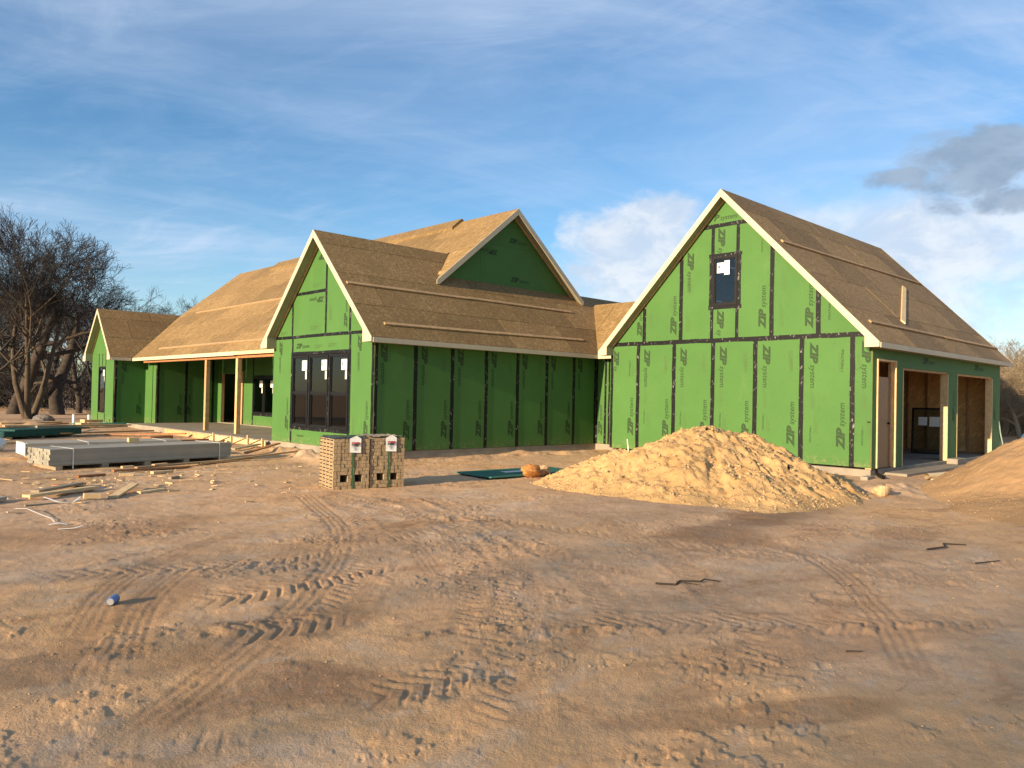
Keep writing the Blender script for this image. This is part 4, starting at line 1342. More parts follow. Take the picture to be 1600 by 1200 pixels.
def mound_h(x, y, raw=False):
    xw = x + 0.25 * fbm(x * 0.9, y * 0.9, 3, 101); yw = y + 0.25 * fbm(x * 0.9 + 9, y * 0.9, 3, 103)
    h = cone(xw, yw, 2.35, -7.95, 1.20, 2.9, 2.5, -0.5, 1.12)
    h = smax(h, cone(xw, yw, 3.75, -8.25, 0.80, 1.65, 1.65))
    h = smax(h, cone(xw, yw, 1.7, -6.75, 0.66, 2.3, 1.5, 0.8))
    h = smax(h, cone(xw, yw, 0.95, -6.2, 0.32, 1.4, 0.9, 0.6))
    h = smax(h, cone(xw, yw, 2.9, -5.2, 0.34, 1.7, 1.0, 0.5))
    h = smax(h, cone(xw, yw, 2.2, -9.7, 0.30, 2.5, 1.0, 0.1))
    act = sstep(-0.05, 0.35, h)
    h = h + act * (0.17 * fbm(x * 1.3, y * 1.3, 4, 107, .55) + 0.075 * fbm(x * 4.5, y * 4.5, 4, 109, .62) + 0.06 * np.abs(fbm(x * 8 + y * 2, y * 6, 3, 113, .6)))
    # runnels down the face
    ang_ = np.arctan2(y + 7.9, x - 2.4)
    h = h - act * 0.05 * sstep(0.12, 0.3, fbm(ang_ * 6, np.hypot(x - 2.4, y + 7.9) * 0.5, 3, 127))
    if raw: return h
    return GZ - 0.05 + h


md = empty('soil_mound', (2.3, -8.0, GZ), label='large heap of sandy clay soil in front of the garage gable', cat='soil heap')
ob_ = pile('soil_body', mound_h, -2.2, 7.1, -12.0, -3.6, 330, 300, 'mound', md)
ob_.matrix_parent_inverse = Matrix.Translation((2.3, -8.0, GZ)).inverted()
n_ = 9000
xs = rng.uniform(-1.8, 6.8, n_ * 2); ys = rng.uniform(-11.4, -4.2, n_ * 2)
hh = mound_h(xs, ys, raw=True)
kp = (hh > 0.02) & (rng.uniform(0, 1, n_ * 2) < np.clip(1.25 - hh * 0.6, 0.3, 1))
pts = np.stack([xs, ys, mound_h(xs, ys)], 1)[kp]
sz = 0.008 + 0.085 * rng.beta(1, 11, len(pts))
ob_ = link('clods', scatter_mesh('clods', pts, sz, 5, .8), 'stone', md, kind='stuff')
ob_.matrix_parent_inverse = Matrix.Translation((2.3, -8.0, GZ)).inverted()


def sand_h(x, y, raw=False):
    xw = x + 0.2 * fbm(x * 0.7, y * 0.7, 2, 131); yw = y + 0.2 * fbm(x * 0.7, y * 0.7, 2, 137)
    h = cone(xw, yw, 7.0, -13.2, 1.58, 3.2, 2.6, 0.2, 1.05)
    h = smax(h, cone(xw, yw, 4.4, -13.3, 0.34, 2.2, 1.6, 0.1), .2)
    act = sstep(-0.05, 0.3, h)
    h = h + act * (0.06 * fbm(x * 1.5, y * 1.5, 4, 139) + 0.035 * np.abs(fbm(x * 5, y * 5, 3, 149)) + 0.015 * fbm(x * 14, y * 14, 3, 151))
    if raw: return h
    return GZ - 0.05 + h


sd = empty('sand_pile', (7.1, -13.3, GZ), label='smooth brown sand pile at the right edge of the picture', cat='sand pile')
ob_ = pile('sand_body', sand_h, 1.5, 11.5, -17, -9.6, 260, 220, 'sand', sd)
ob_.matrix_parent_inverse = Matrix.Translation((7.1, -13.3, GZ)).inverted()
xs = rng.uniform(1.8, 9, 1600); ys = rng.uniform(-16, -10.4, 1600)
hh = sand_h(xs, ys, raw=True); kp = (hh > 0.0) & (hh < .45)
pts = np.stack([xs, ys, sand_h(xs, ys)], 1)[kp]
ob_ = link('clods', scatter_mesh('clods', pts, 0.008 + 0.03 * rng.beta(1, 6, len(pts)), 6, .7), 'clod', sd, kind='stuff')
ob_.matrix_parent_inverse = Matrix.Translation((7.1, -13.3, GZ)).inverted()

# clods and gravel lying about on the bare ground
n_ = 8000
rr_ = 4.5 * (30 / 4.5) ** rng.uniform(0, 1, n_); aa_ = fwd + rng.uniform(-R(38), R(38), n_)
xs = CAM.x + rr_ * np.cos(aa_); ys = CAM.y + rr_ * np.sin(aa_)
msk = fbm(xs * 0.8, ys * 1.2, 3, 29) + 0.35 * fbm(xs * 3, ys * 3, 2, 31)
kp = rng.uniform(0, 1, n_) < sstep(-0.05, 0.35, msk) * 0.9 + 0.06
inside = ((xs > -.1) & (ys > -.1)) | ((xs > 7.2) & (ys > -9.6) & (ys < 0)) | (mound_h(xs, ys, raw=True) > .03)
kp &= ~inside
xs, ys = xs[kp], ys[kp]
sz = (0.004 + 0.024 * rng.beta(1, 8, len(xs))) * np.clip(0.6 + rr_[kp] / 14, .6, 1.6)
link('soil_clods', scatter_mesh('soil_clods', np.stack([xs, ys, GZ + ground_h(xs, ys) + sz * .15], 1), sz, 8, .6), 'clod', label='small clods and gravel strewn over the bare ground', cat='clods', kind='stuff')

# ------------------------------------------------------------------ brick stacks
def brick_stack(name, corner, ang_, cols, rows, deep, label, dx):
    bw, bh, bl, gp = 0.0655, 0.0632, 0.200, 0.0035
    root = empty(name, corner, ang_, label, 'bricks', 'brick stacks in front of the house')
    mb = MB()
    holes = ((2, 3), (6, 7))
    jit = random.uniform
    for c_ in range(cols):
        for r_ in range(rows):
            if r_ in (2, 3) and any(c_ in h for h in holes): continue
            for d_ in range(deep):
                if 0 < c_ < cols - 1 and 0 < r_ < rows - 1 and 0 < d_ < deep - 1 and r_ not in (1, 4) and c_ not in (1, 4, 5, 8): continue
                x0 = c_ * bw + jit(-.003, .003); y0 = d_ * bl + jit(-.007, .007); z0 = r_ * bh + jit(-.0015, .0015)
                mb.box((x0, y0, z0), (x0 + bw - gp - jit(0, .004), y0 + bl - gp - .004, z0 + bh - gp))
    o = mb.build('bricks', 'brick', root, kind='stuff')
    Wd, Dp, Ht = cols * bw, deep * bl, rows * bh
    # core holes show on the sunlit long sides
    hb = MB()
    for d_ in range(deep):
        for r_ in range(rows):
            for k in range(3):
                yy = d_ * bl + 0.045 + k * 0.05; z_ = r_ * bh + bh / 2
                hb.box((-0.0085, yy, z_ - .011), (-0.0068, yy + .024, z_ + .011))
    if dx == 0: hb.build('core_holes', 'ink_black', root, kind='stuff')
    # straps, film, tag
    for xx in (Wd * 0.50, ):
        MB().box((xx, -.014, 0.0), (xx + .03, -.010, Ht + .006)).box((xx, -.012, Ht + .003), (xx + .03, Dp + .01, Ht + .007)).build('strap', 'strap_green', root)
    # black film on top, crumpled
    nx_, ny_ = 14, 14
    v, f = [], []
    for j in range(ny_):
        for i in range(nx_):
            a, b_ = i / (nx_ - 1), j / (ny_ - 1)
            edge = min(a, 1 - a, b_, 1 - b_)
            z_ = Ht + .014 + jit(0, .018) + (0.0 if edge > 0.04 else -.03 * (dx == 0))
            v.append((-.012 + a * (Wd + .02), -.004 + b_ * (Dp + .012), z_))
    for j in range(ny_ - 1):
        for i in range(nx_ - 1): f.append((j * nx_ + i, j * nx_ + i + 1, (j + 1) * nx_ + i + 1, (j + 1) * nx_ + i))
    me = bpy.data.meshes.new('cover'); me.from_pydata(v, [], f)
    link('cover_film', me, 'black_film' if dx == 0 else 'wood_grey', root)
    # paper tag folded over the front edge
    tx = Wd * 0.43
    tg = MB().prism([(tx, -.022, Ht - .24), (tx + .20, -.030, Ht - .25), (tx + .205, -.020, Ht + .0), (tx + .12, -.016, Ht + .05), (tx, -.016, Ht + .0)], (0, .002, 0)).build('paper_tag', 'sticker', root)
    MB().box((tx + .03, -.036, Ht - .085), (tx + .175, -.0335, Ht - .062)).box((tx + .158, -.036, Ht - .115), (tx + .178, -.0335, Ht - .086)).build('tag_print', 'ink_red', tg)
    MB().box((tx + .025, -.036, Ht - .108), (tx + .15, -.0335, Ht - .092)).box((tx + .03, -.036, Ht - .132), (tx + .16, -.0335, Ht - .118)).build('tag_print', 'ink_black', tg)
    fb = MB()
    for k in range(3): fb.box((tx + .05 + .01 * k, -.036, Ht - .16 - .022 * k), (tx + .13 - .012 * k, -.0335, Ht - .152 - .022 * k))
    fb.build('tag_print', 'sticker_ink', tg)
    return root


ba = math.atan2(-.30, 1.31)
bx_, by_ = -3.63, -4.34
bd = Vector((math.cos(ba), math.sin(ba), 0)); bn = Vector((-bd.y, bd.x, 0))
p = Vector((bx_, by_, gz(bx_, by_) - 0.0))
brick_stack('brick_stack', p, ba, 10, 14, 4, 'strapped stack of buff bricks, its end lit by the sun', 0)
q = p + bd * 0.675 + bn * 0.02
brick_stack('brick_stack', (q.x, q.y, p.z + .01), ba + .012, 10, 14, 4, 'strapped stack of buff bricks nearer the garage', 1)

# ------------------------------------------------------------------ board stacks
def board_stack(origin, ang_, length, layers, n_b, bw, bh, label, straps, end_mat=None):
    root = empty('siding_stack', origin, ang_, label, 'boards', 'stacks of primed siding boards')
    wd = n_b * (bw + .002)
    z0 = 0.10
    me0 = MB().box((0, 0, 0), (length, bw, bh)).mesh('board')
    me0.materials.append(MT['siding'])
    for k in range(layers):
        for i in range(n_b):
            if k == layers - 1 and i in (n_b - 2,) and layers > 4: pass
            o = bpy.data.objects.new('board', me0); COL.objects.link(o); o.parent = root
            o.location = (random.uniform(-.015, .02), i * (bw + .002) + random.uniform(-.002, .002) + (random.uniform(-.006, .006) if i in (0, n_b - 1) else 0), z0 + k * (bh + .0015))
            o.rotation_euler = (0, 0, random.uniform(-.0012, .0012))
    if end_mat:
        for k in range(layers):
            for i in range(n_b):
                MB().box((-.045, i * (bw + .002) + .004, z0 + k * (bh + .0015) + .002), (-.022, i * (bw + .002) + bw - .003, z0 + k * (bh + .0015) + bh - .003)).build('board_end', end_mat, root)
    for xx in np.linspace(0.12, length - .3, 5):
        bevel(MB().box((xx, -.01, -.02), (xx + .14, wd + .01, z0 - .003)).build('bearer', 'wood_grey', root), .004)
    MB().box((0.02, -.02, z0 - .014), (length * 0.98, .07, z0 - .004)).build('side_runner', 'wood_grey', root)
    top = z0 + layers * (bh + .0015)
    for xx in straps:
        MB().box((xx, -.016, z0 - .09), (xx + .022, -.012, top + .004)).box((xx, -.014, top + .001), (xx + .022, wd + .01, top + .005)).build('strap', 'strap_white', root)
    return root, top


r1, top1 = board_stack((-6.68, 1.36, gz(-6.68, 1.36)), math.atan2(.70, 4.02), 4.08, 6, 7, .142, .052, 'long grey siding stack nearest the camera, banded with white straps', (.44, 3.75))
r2, top2 = board_stack((-6.63, 3.50, gz(-6.63, 3.5)), R(-1.5), 3.3, 5, 7, .142, .052, 'grey siding stack behind, its cut ends cream in the sun', (1.2, 2.9), 'siding_end')
bevel(MB().box((-.11, -.07, 0), (.11, .07, .10)).build('wood_block', 'wood_pale', label='pale wood block sitting on top of the near siding stack', cat='wood block'), .004).location = (-4.72, 2.62, GZ + top1 + .02)

# --- teal sheets stacked beyond
root = empty('sheet_stack', (-5.6, 11.7, gz(-5.6, 11.7)), math.atan2(1.26, 2.5), 'low stack of dark teal sheets behind the siding stacks', 'sheets')
me0 = MB().box((0, 0, 0), (2.75, 1.22, .0115)).mesh('sheet'); me0.materials.append(MT['teal'])
for k in range(18):
    o = bpy.data.objects.new('sheet', me0); COL.objects.link(o); o.parent = root
    o.location = (random.uniform(-.008, .008) + (0.35 if k > 13 else 0), random.uniform(-.006, .006), .08 + .0122 * k)
for xx in (.2, 1.3, 2.4): MB().box((xx, .02, -.03), (xx + .09, 1.2, .078)).build('bearer', 'wood_grey', root)

# --- wrapped white bundle at the left edge
me0 = rock_mesh('bundle', .34, .30, .20, 3, .12, 20, 12)
o = link('wrapped_bundle', me0, 'bag', label='small bundle in white plastic wrap at the left picture edge', cat='bundle'); o.location = (-6.75, 6.9, gz(-6.75, 6.9) + .15); bevel(o, .002)

# ------------------------------------------------------------------ scrap timber on the ground
def plank(a, q, w, h, mat, label, z0=0.0, z1=0.0, name='scrap_board', cat='board', roll=0.0, group='scrap timber on the ground'):
    pa = Vector((a[0], a[1], gz(*a) + h / 2 + z0)); pq = Vector((q[0], q[1], gz(*q) + h / 2 + z1))
    o = MB().bar(pa, pq, w, h, (math.sin(roll), 0, math.cos(roll))).build(name, mat, label=label, cat=cat, group=group)
    return bevel(o, .003)


plank((-7.98, -3.20), (-6.86, -2.42), .14, .04, 'wood_pale', 'long pale offcut, front one of the crossed pair left of the bricks', .05, .03)
plank((-7.80, -2.85), (-6.98, -2.02), .14, .04, 'wood_grey', 'weathered offcut, rear one of the crossed pair', .08, .05)
plank((-7.27, -3.36), (-7.04, -3.40), .13, .075, 'wood_pale', 'short chunky wood block beside the crossed offcuts', .01, .01, 'wood_block', 'wood block')
plank((-6.86, -3.35), (-6.30, -2.55), .14, .035, 'wood_pale', 'greyish board leaning on a stick right of the crossed offcuts', .0, .07)
plank((-6.40, -3.08), (-5.92, -2.86), .085, .038, 'wood_pale', 'short pinkish stud piece lying right of the leaning board', .0, .0)
plank((-8.1, -3.72), (-6.95, -3.45), .04, .02, 'wood_grey', 'thin grey lath in front of the crossed offcuts')
plank((-7.35, -2.2), (-6.9, -1.75), .20, .03, 'wood_red', 'dark scrap sheet behind the crossed offcuts', .06, .02)
plank((-8.62, -3.3), (-8.24, -3.05), .15, .05, 'siding', 'grey board end poking in at the left edge', .02, .02)
plank((-5.80, .33), (-4.15, .78), .085, .038, 'wood_red', 'reddish stud lying along the near siding stack', .01, .01)
plank((-5.3, .55), (-2.3, 1.72), .085, .038, 'wood', 'long orange stud lying in front of the siding stack', .04, .03)
plank((-3.8, 1.08), (-.75, 2.12), .085, .038, 'wood', 'long stud reaching from the siding stack toward the gable', .01, .05)
plank((-5.27, -.30), (-4.86, -.22), .12, .05, 'wood_pale', 'bright short block in front of the siding stack', .01, .01, 'wood_block', 'wood block')
plank((-5.55, .62), (-5.32, .66), .09, .045, 'wood_pale', 'small offcut on the reddish stud', .05, .05, 'wood_block', 'wood block')
plank((-4.9, .74), (-4.6, .80), .12, .06, 'wood', 'brown offcut beside the siding stack straps', .05, .05, 'wood_block', 'wood block')
plank((-6.55, -.15), (-6.05, -.02), .11, .04, 'wood_red', 'flat reddish scrap in front of the near stack corner')
plank((-5.86, -.28), (-5.62, -.35), .11, .05, 'wood_pale', 'small block between the flat scrap and the bright block', .0, .0, 'wood_block', 'wood block')
plank((-5.3, -1.35), (-5.1, -1.22), .07, .05, 'wood_grey', 'tiny dark offcut alone on the bare ground', .0, .0, 'wood_block', 'wood block')
plank((-4.4, -.6), (-3.9, -.9), .05, .02, 'wood_grey', 'thin splinter of wood near the bright block')
# longer lumber further back
plank((-2.5, 4.1), (-.2, 8.3), .12, .04, 'wood_red', 'long red-brown plank in front of the porch slab', .02, .06)
plank((-3.0, 7.2), (-.6, 8.6), .14, .04, 'wood_red', 'long plank lying behind the siding stacks', .08, .08)
plank((-2.2, 9.4), (-1.2, 10.3), .30, .16, 'wood_red', 'low dark block of stacked scrap near the porch', .0, .0)
plank((-5.6, 13.6), (-2.2, 16.6), .14, .05, 'wood', 'long board on the ground behind the teal sheets', .10, .12)
plank((-6.3, 14.4), (-2.3, 18.2), .14, .05, 'wood_red', 'far long board behind the teal sheets', .12, .14)
plank((-5.4, 12.9), (-1.2, 14.2), .14, .05, 'wood_pale', 'pale board lying across the teal sheet stack', .34, .30)
plank((-3.9, 12.6), (-.2, 14.8), .14, .05, 'wood', 'orange board angled toward the porch slab', .10, .05)
plank((-5.1, 17.0), (-4.7, 17.8), .14, .05, 'wood_pale', 'short pale board propped up beyond the teal sheets', .05, .35)
plank((-2.0, 17.9), (-1.2, 18.4), .28, .14, 'wood_pale', 'pale blocks by the far gable corner', .02, .02, 'wood_block', 'wood block')
plank((-1.7, 18.5), (-.9, 18.9), .24, .12, 'wood_pale', 'second pale block by the far gable corner', .16, .16, 'wood_block', 'wood block')
plank((-4.6, 12.4), (-3.6, 12.9), .10, .07, 'wood_grey', 'dark offcut on the teal sheets', .33, .33, 'wood_block', 'wood block')
plank((-6.6, 9.2), (-3.4, 10.4), .14, .05, 'wood', 'orange stud lying just in front of the teal sheets', .02, .02)
plank((-5.0, 8.4), (-1.6, 9.6), .09, .04, 'wood_pale', 'pale stud between the siding stacks and the teal sheets', .02, .02)
plank((-3.6, 6.1), (-1.0, 7.3), .20, .03, 'wood_grey', 'grey plank lying flat behind the near siding stack', .02, .02)
plank((-2.4, 13.0), (-.3, 11.2), .12, .05, 'wood_red', 'red-brown plank angled against the porch slab edge', .02, .12)
plank((-6.8, 16.2), (-3.9, 15.2), .14, .05, 'wood_pale', 'pale long board far left beyond the teal sheets', .10, .10)
plank((-4.4, 19.2), (-2.1, 20.0), .16, .06, 'wood', 'orange board near the white stub pipes', .03, .03)
plank((-1.9, 2.9), (-.5, 3.9), .12, .04, 'wood_red', 'reddish offcut on the spoil bank under the tall windows', .06, .10)
plank((-1.5, 4.6), (-.45, 5.2), .14, .04, 'wood_grey', 'grey offcut beside the porch corner', .04, .06)
# form boards and stakes along the porch slab
for k, (a, q) in enumerate((((-.06, 5.6), (-.06, 9.8)), ((-.06, 9.85), (-.06, 13.9)))):
    pa, pq = Vector((a[0], a[1], -.14)), Vector((q[0], q[1], -.14))
    bevel(MB().bar(pa, pq, .038, .19).build('form_board', 'wood_pale' if k == 0 else 'wood', label=('form board along the porch slab nearest the gable', 'form board along the far half of the porch slab')[k], cat='form board'), .003)
for k, yy in enumerate((5.7, 6.7, 7.9, 9.3)):
    o = empty('form_stake', (-.12, yy, gz(-.12, yy)), 0, ('form stake closest to the gable wall', 'second form stake from the gable wall', 'third form stake from the gable wall', 'form stake farthest from the gable wall')[k], 'stake', 'stakes holding the porch form boards')
    MB().box((-.02, -.03, -.1), (.018, .03, .24 + .05 * (k % 2))).build('upright', 'wood_pale', o)
    MB().bar((-.55, .05, .0), (-.03, .05, .20), .06, .03).build('brace', 'wood', o)

mb = MB()
for k in range(170):
    a_ = random.uniform(0, 6.28); L_ = random.uniform(.04, .22)
    if k < 110: x_, y_ = random.gauss(-5.8, 1.5), random.gauss(-1.2, 1.6)
    else: x_, y_ = random.gauss(-3.0, 1.6), random.gauss(10.0, 4.0)
    if x_ > -.4 or (y_ > 1.1 and y_ < 4.8 and x_ > -6.9 and x_ < -2.5): continue
    z_ = gz(x_, y_) + .012
    mb.bar((x_, y_, z_), (x_ + L_ * math.cos(a_), y_ + L_ * math.sin(a_), z_ + random.uniform(0, .02)), random.uniform(.012, .05), random.uniform(.006, .02))
mb.build('wood_splinters', 'wood_pale', label='scattered splinters and chips of wood round the lumber', cat='splinters', kind='stuff')

# --- plastic banding on the ground
def strap(pts, label, w=.016):
    mb = MB(); pts = [Vector((x, y, gz(x, y) + .012 + z)) for x, y, z in pts]
    for i in range(len(pts) - 1): mb.bar(pts[i], pts[i + 1], w, .003)
    mb.build('strap_piece', 'strap_white', label=label, cat='strap')


strap([(-8.25, -3.95, 0), (-8.17, -4.25, .03), (-8.12, -4.7, .02), (-8.08, -5.1, .01), (-8.10, -5.35, 0)], 'white plastic strap trailing over the bare ground')
strap([(-8.21, -5.55, 0), (-8.1, -5.58, .02), (-8.02, -5.62, 0)], 'short bright curl of white strap', .05)
strap([(-8.2, -5.95, 0), (-8.05, -6.05, .01), (-7.95, -6.0, .02)], 'white strap end nearest the camera', .03)
strap([(-7.78, -3.35, .05), (-7.68, -3.75, .02), (-7.52, -3.85, .02), (-7.36, -3.55, .05)], 'looped white strap beside the wood block', .03)

# --- white stub pipes near the far gable
for k, (x_, y_) in enumerate(((-1.35, 21.2), (-.85, 20.8))):
    o = MB().tube([(0, 0, -.2), (0, 0, .42)], .055, 12).build('stub_pipe', 'pvc', smooth=False, label=('white stub pipe farther from the far gable wall', 'white stub pipe closer to the far gable wall')[k], cat='pipe', group='white stub pipes')
    o.location = (x_, y_, gz(x_, y_))
bevel(MB().box((-1.0, -.5, 0), (1.0, .5, .05)).build('teal_sheet', 'teal_top', label='teal sheet lying by the white stub pipes', cat='sheet'), .004).location = (-.7, 19.6, gz(-.7, 19.6) + .06)

# --- green sheet on the ground by the soil heap
root = empty('ground_sheet', (1.2, -4.05, gz(1.2, -4.05) + .02), R(-3), 'flat green sheet lying on the ground left of the soil heap', 'sheet')
bevel(MB().box((-1.35, -.62, 0), (1.3, .60, .03)).build('sheet_board', 'teal_top', root), .004)
MB().box((-.5, -.1, .032), (.75, .12, .036)).build('pale_strip', 'strap_white', root)
o = link('clay_lump', rock_mesh('rock', .22, .16, .13, 4, .3), 'rock', label='orange clay lump on the green sheet', cat='rock'); o.location = (.85, -4.72, GZ + .10)
o = link('clay_lump', rock_mesh('rock', .15, .13, .10, 9, .35), 'clod', label='darker small lump beside the orange clay lump', cat='rock'); o.location = (1.28, -4.62, GZ + .07)
o = link('limestone_rock', rock_mesh('rock', .17, .14, .12, 12, .3), 'stone', label='pale rock at the right foot of the soil heap', cat='rock'); o.location = (3.9, -10.62, gz(3.9, -10.62) + .07)
o = link('limestone_rock', rock_mesh('rock', .45, .3, .2, 15, .3), 'greyrock', label='grey rock under the bare trees', cat='rock'); o.location = (-1.3, 26.5, gz(-1.3, 26.5) + .1)
o = MB().bar((0, 0, 0), (-.03, .02, .30), .035, .008).build('marker_stake', 'pvc', label='thin white marker stuck in the soil heap', cat='marker'); o.location = (1.75, -6.55, mound_h(np.array([1.75]), np.array([-6.55]))[0] - .02)
o = link('limestone_rock', rock_mesh('rock', .10, .09, .08, 19, .2), 'sticker', label='white stone on the crest of the soil heap', cat='rock'); o.location = (3.55, -8.05, mound_h(np.array([3.55]), np.array([-8.05]))[0] + .05)

# --- drinks can
root = empty('drink_can', (-8.72, -9.80, gz(-8.72, -9.8) + .034), R(55), 'crumpled blue drink can lying on the ground', 'can')
prof = [(-.062, .024), (-.058, .031), (-.045, .033), (-.02, .0325), (.0, .030), (.02, .0325), (.045, .033), (.058, .028), (.062, .024)]
mb = MB(); mb.tube([(x_, 0, 0) for x_, _ in prof], [r_ for _, r_ in prof], 18, False)
mb.build('can_body', 'can', root, True)
MB().tube([(-.0625, 0, 0), (-.0595, 0, 0)], .0245, 18).tube([(.0595, 0, 0), (.0625, 0, 0)], .0245, 18).build('can_end', 'can_end', root)

# --- sticks
def stick(pts, rad, label):
    P_ = [Vector((x, y, gz(x, y) + .008 + z * .35)) for x, y, z in pts]
    MB().tube(P_, [rad * .7 * (1 - .5 * i / len(P_)) for i in range(len(P_))], 6).build('fallen_stick', 'bark', label=label, cat='stick', group='sticks lying on the bare ground')


stick([(-4.75, -11.93, 0), (-4.62, -12.06, .01), (-4.52, -12.04, .03), (-4.40, -12.18, .035), (-4.31, -12.17, .03), (-4.22, -12.27, .0)], .016, 'forked dark stick in the middle of the bare ground')
stick([(-4.55, -12.02, .02), (-4.48, -12.2, .01)], .009, 'thin twig beside the forked stick')
stick([(-1.0, -13.0, .01), (-.72, -13.1, .06), (-.45, -13.0, .02), (-.3, -13.2, 0)], .018, 'bent stick lying before the sand pile')
stick([(-1.4, -13.6, 0), (-1.1, -13.75, .01)], .011, 'small twig near the bent stick')
stick([(-5.3, -13.9, 0), (-5.24, -13.98, .005)], .010, 'tiny twig in the right foreground')

# --- pipe, tube and drain by the garage
o = MB().tube([(0, 0, 0), (1.5, -.25, 0)], .065, 14, False).tube([(0, 0, 0), (1.5, -.25, 0)], .056, 14, False).build('card_tube', 'tube', smooth=False, label='tan cardboard tube lying before the garage opening', cat='tube'); o.location = (7.75, -10.12, gz(8.2, -10.2) + .07)
plank((7.5, -10.35), (8.95, -10.2), .14, .03, 'wood_pale', 'pale board lying beside the cardboard tube', .02, .02)
plank((9.3, -10.5), (10.6, -10.45), .12, .06, 'wood_pale', 'pale board near the sand pile and garage', .02, .06)
mb = MB().tube([(7.22, -9.24, .0), (7.20, -9.26, -.10), (7.1, -9.34, -.13), (6.9, -9.52, -.15)], .045, 10)
mb.build('drain_pipe', 'frame', label='short black pipe at the garage corner', cat='pipe')
bevel(MB().box((6.55, -9.32, -.24), (6.95, -9.16, -.14)).build('concrete_block', 'concrete', label='grey block on the ground at the garage corner', cat='block'), .006)
cab = [(16.95, -9.16, 1.0), (16.98, -9.2, .6), (16.9, -9.3, .2), (17.2, -9.5, .0), (17.6, -9.7, .05), (17.9, -9.9, -.1)]
MB().tube(cab, .018, 6).build('cable', 'wire', label='grey cable hanging down the garage corner', cat='cable')

# --- window units stored inside the garage
def stored_window(loc, rz, w_, h_, label):
    root = empty('stored_window', loc, rz, label, 'window')
    t = R(7)
    def pt(u, z, d): return (u, d * math.cos(t) + z * math.sin(t), z * math.cos(t) - d * math.sin(t))
    fw = .05
    mb = MB()
    for a, b_, c_, d_ in ((0, fw, 0, h_), (w_ - fw, w_, 0, h_), (fw, w_ - fw, 0, fw), (fw, w_ - fw, h_ - fw, h_)):
        mb.prism([pt(a, c_, 0), pt(b_, c_, 0), pt(b_, d_, 0), pt(a, d_, 0)], Vector(pt(0, 0, .07)) - Vector(pt(0, 0, 0)))
    mb.build('frame', 'frame', root)
    MB().prism([pt(w_ + .001, 0, .0), pt(w_ + .02, 0, .0), pt(w_ + .02, h_, .0), pt(w_ + .001, h_, .0)], Vector(pt(0, 0, .05)) - Vector(pt(0, 0, 0))).build('edge_guard', 'strap_white', root)
    MB().prism([pt(fw, fw, .035), pt(w_ - fw, fw, .035), pt(w_ - fw, h_ - fw, .035), pt(fw, h_ - fw, .035)], Vector(pt(0, 0, .006)) - Vector(pt(0, 0, 0))).build('pane', 'glass', root)
    for a, b_, c_, d_ in ((.18, .42, h_ * .62, h_ * .8), (.48, .76, h_ * .60, h_ * .81)):
        MB().prism([pt(a, c_, .030), pt(b_, c_, .030), pt(b_, d_, .030), pt(a, d_, .030)], Vector(pt(0, 0, .002)) - Vector(pt(0, 0, 0))).build('sticker', 'sticker', root)


stored_window((14.75, -7.35, -.045), R(-80), .98, 1.42, 'black framed window unit leaning inside the garage')
o = bevel(MB().box((12.76, -5.9, 1.05), (12.80, -5.35, 1.55)).box((12.76, -5.9, 1.6), (12.80, -5.4, 2.05)).build('wall_notice', 'sticker', label='pale sheets pinned up inside the garage', cat='paper'), .002)

# --- foil wrapped roll and white bag beyond the garage
root = empty('insulation_roll', (20.3, -9.2, gz(20.3, -9.2)), R(-40), 'silver wrapped roll lying beyond the garage corner', 'roll')
pts_ = [(0, 0, .42), (.5, 0, .44), (1.0, 0, .43), (1.6, 0, .42)]
MB().tube(pts_, [.40, .46, .45, .41], 20).build('roll_body', 'foil', root, True)
me0 = rock_mesh('bag', .42, .36, .36, 21, .25, 18, 12)
o = link('white_sack', me0, 'bag', label='white sack next to the silver roll', cat='sack'); o.location = (19.6, -9.95, gz(19.6, -9.9) + .40)
o = link('red_sack', rock_mesh('bag2', .3, .3, .25, 25, .25), 'ink_red', label='reddish bundle behind the white sack', cat='sack'); o.location = (21.6, -9.75, gz(21.6, -9.7) + .75)

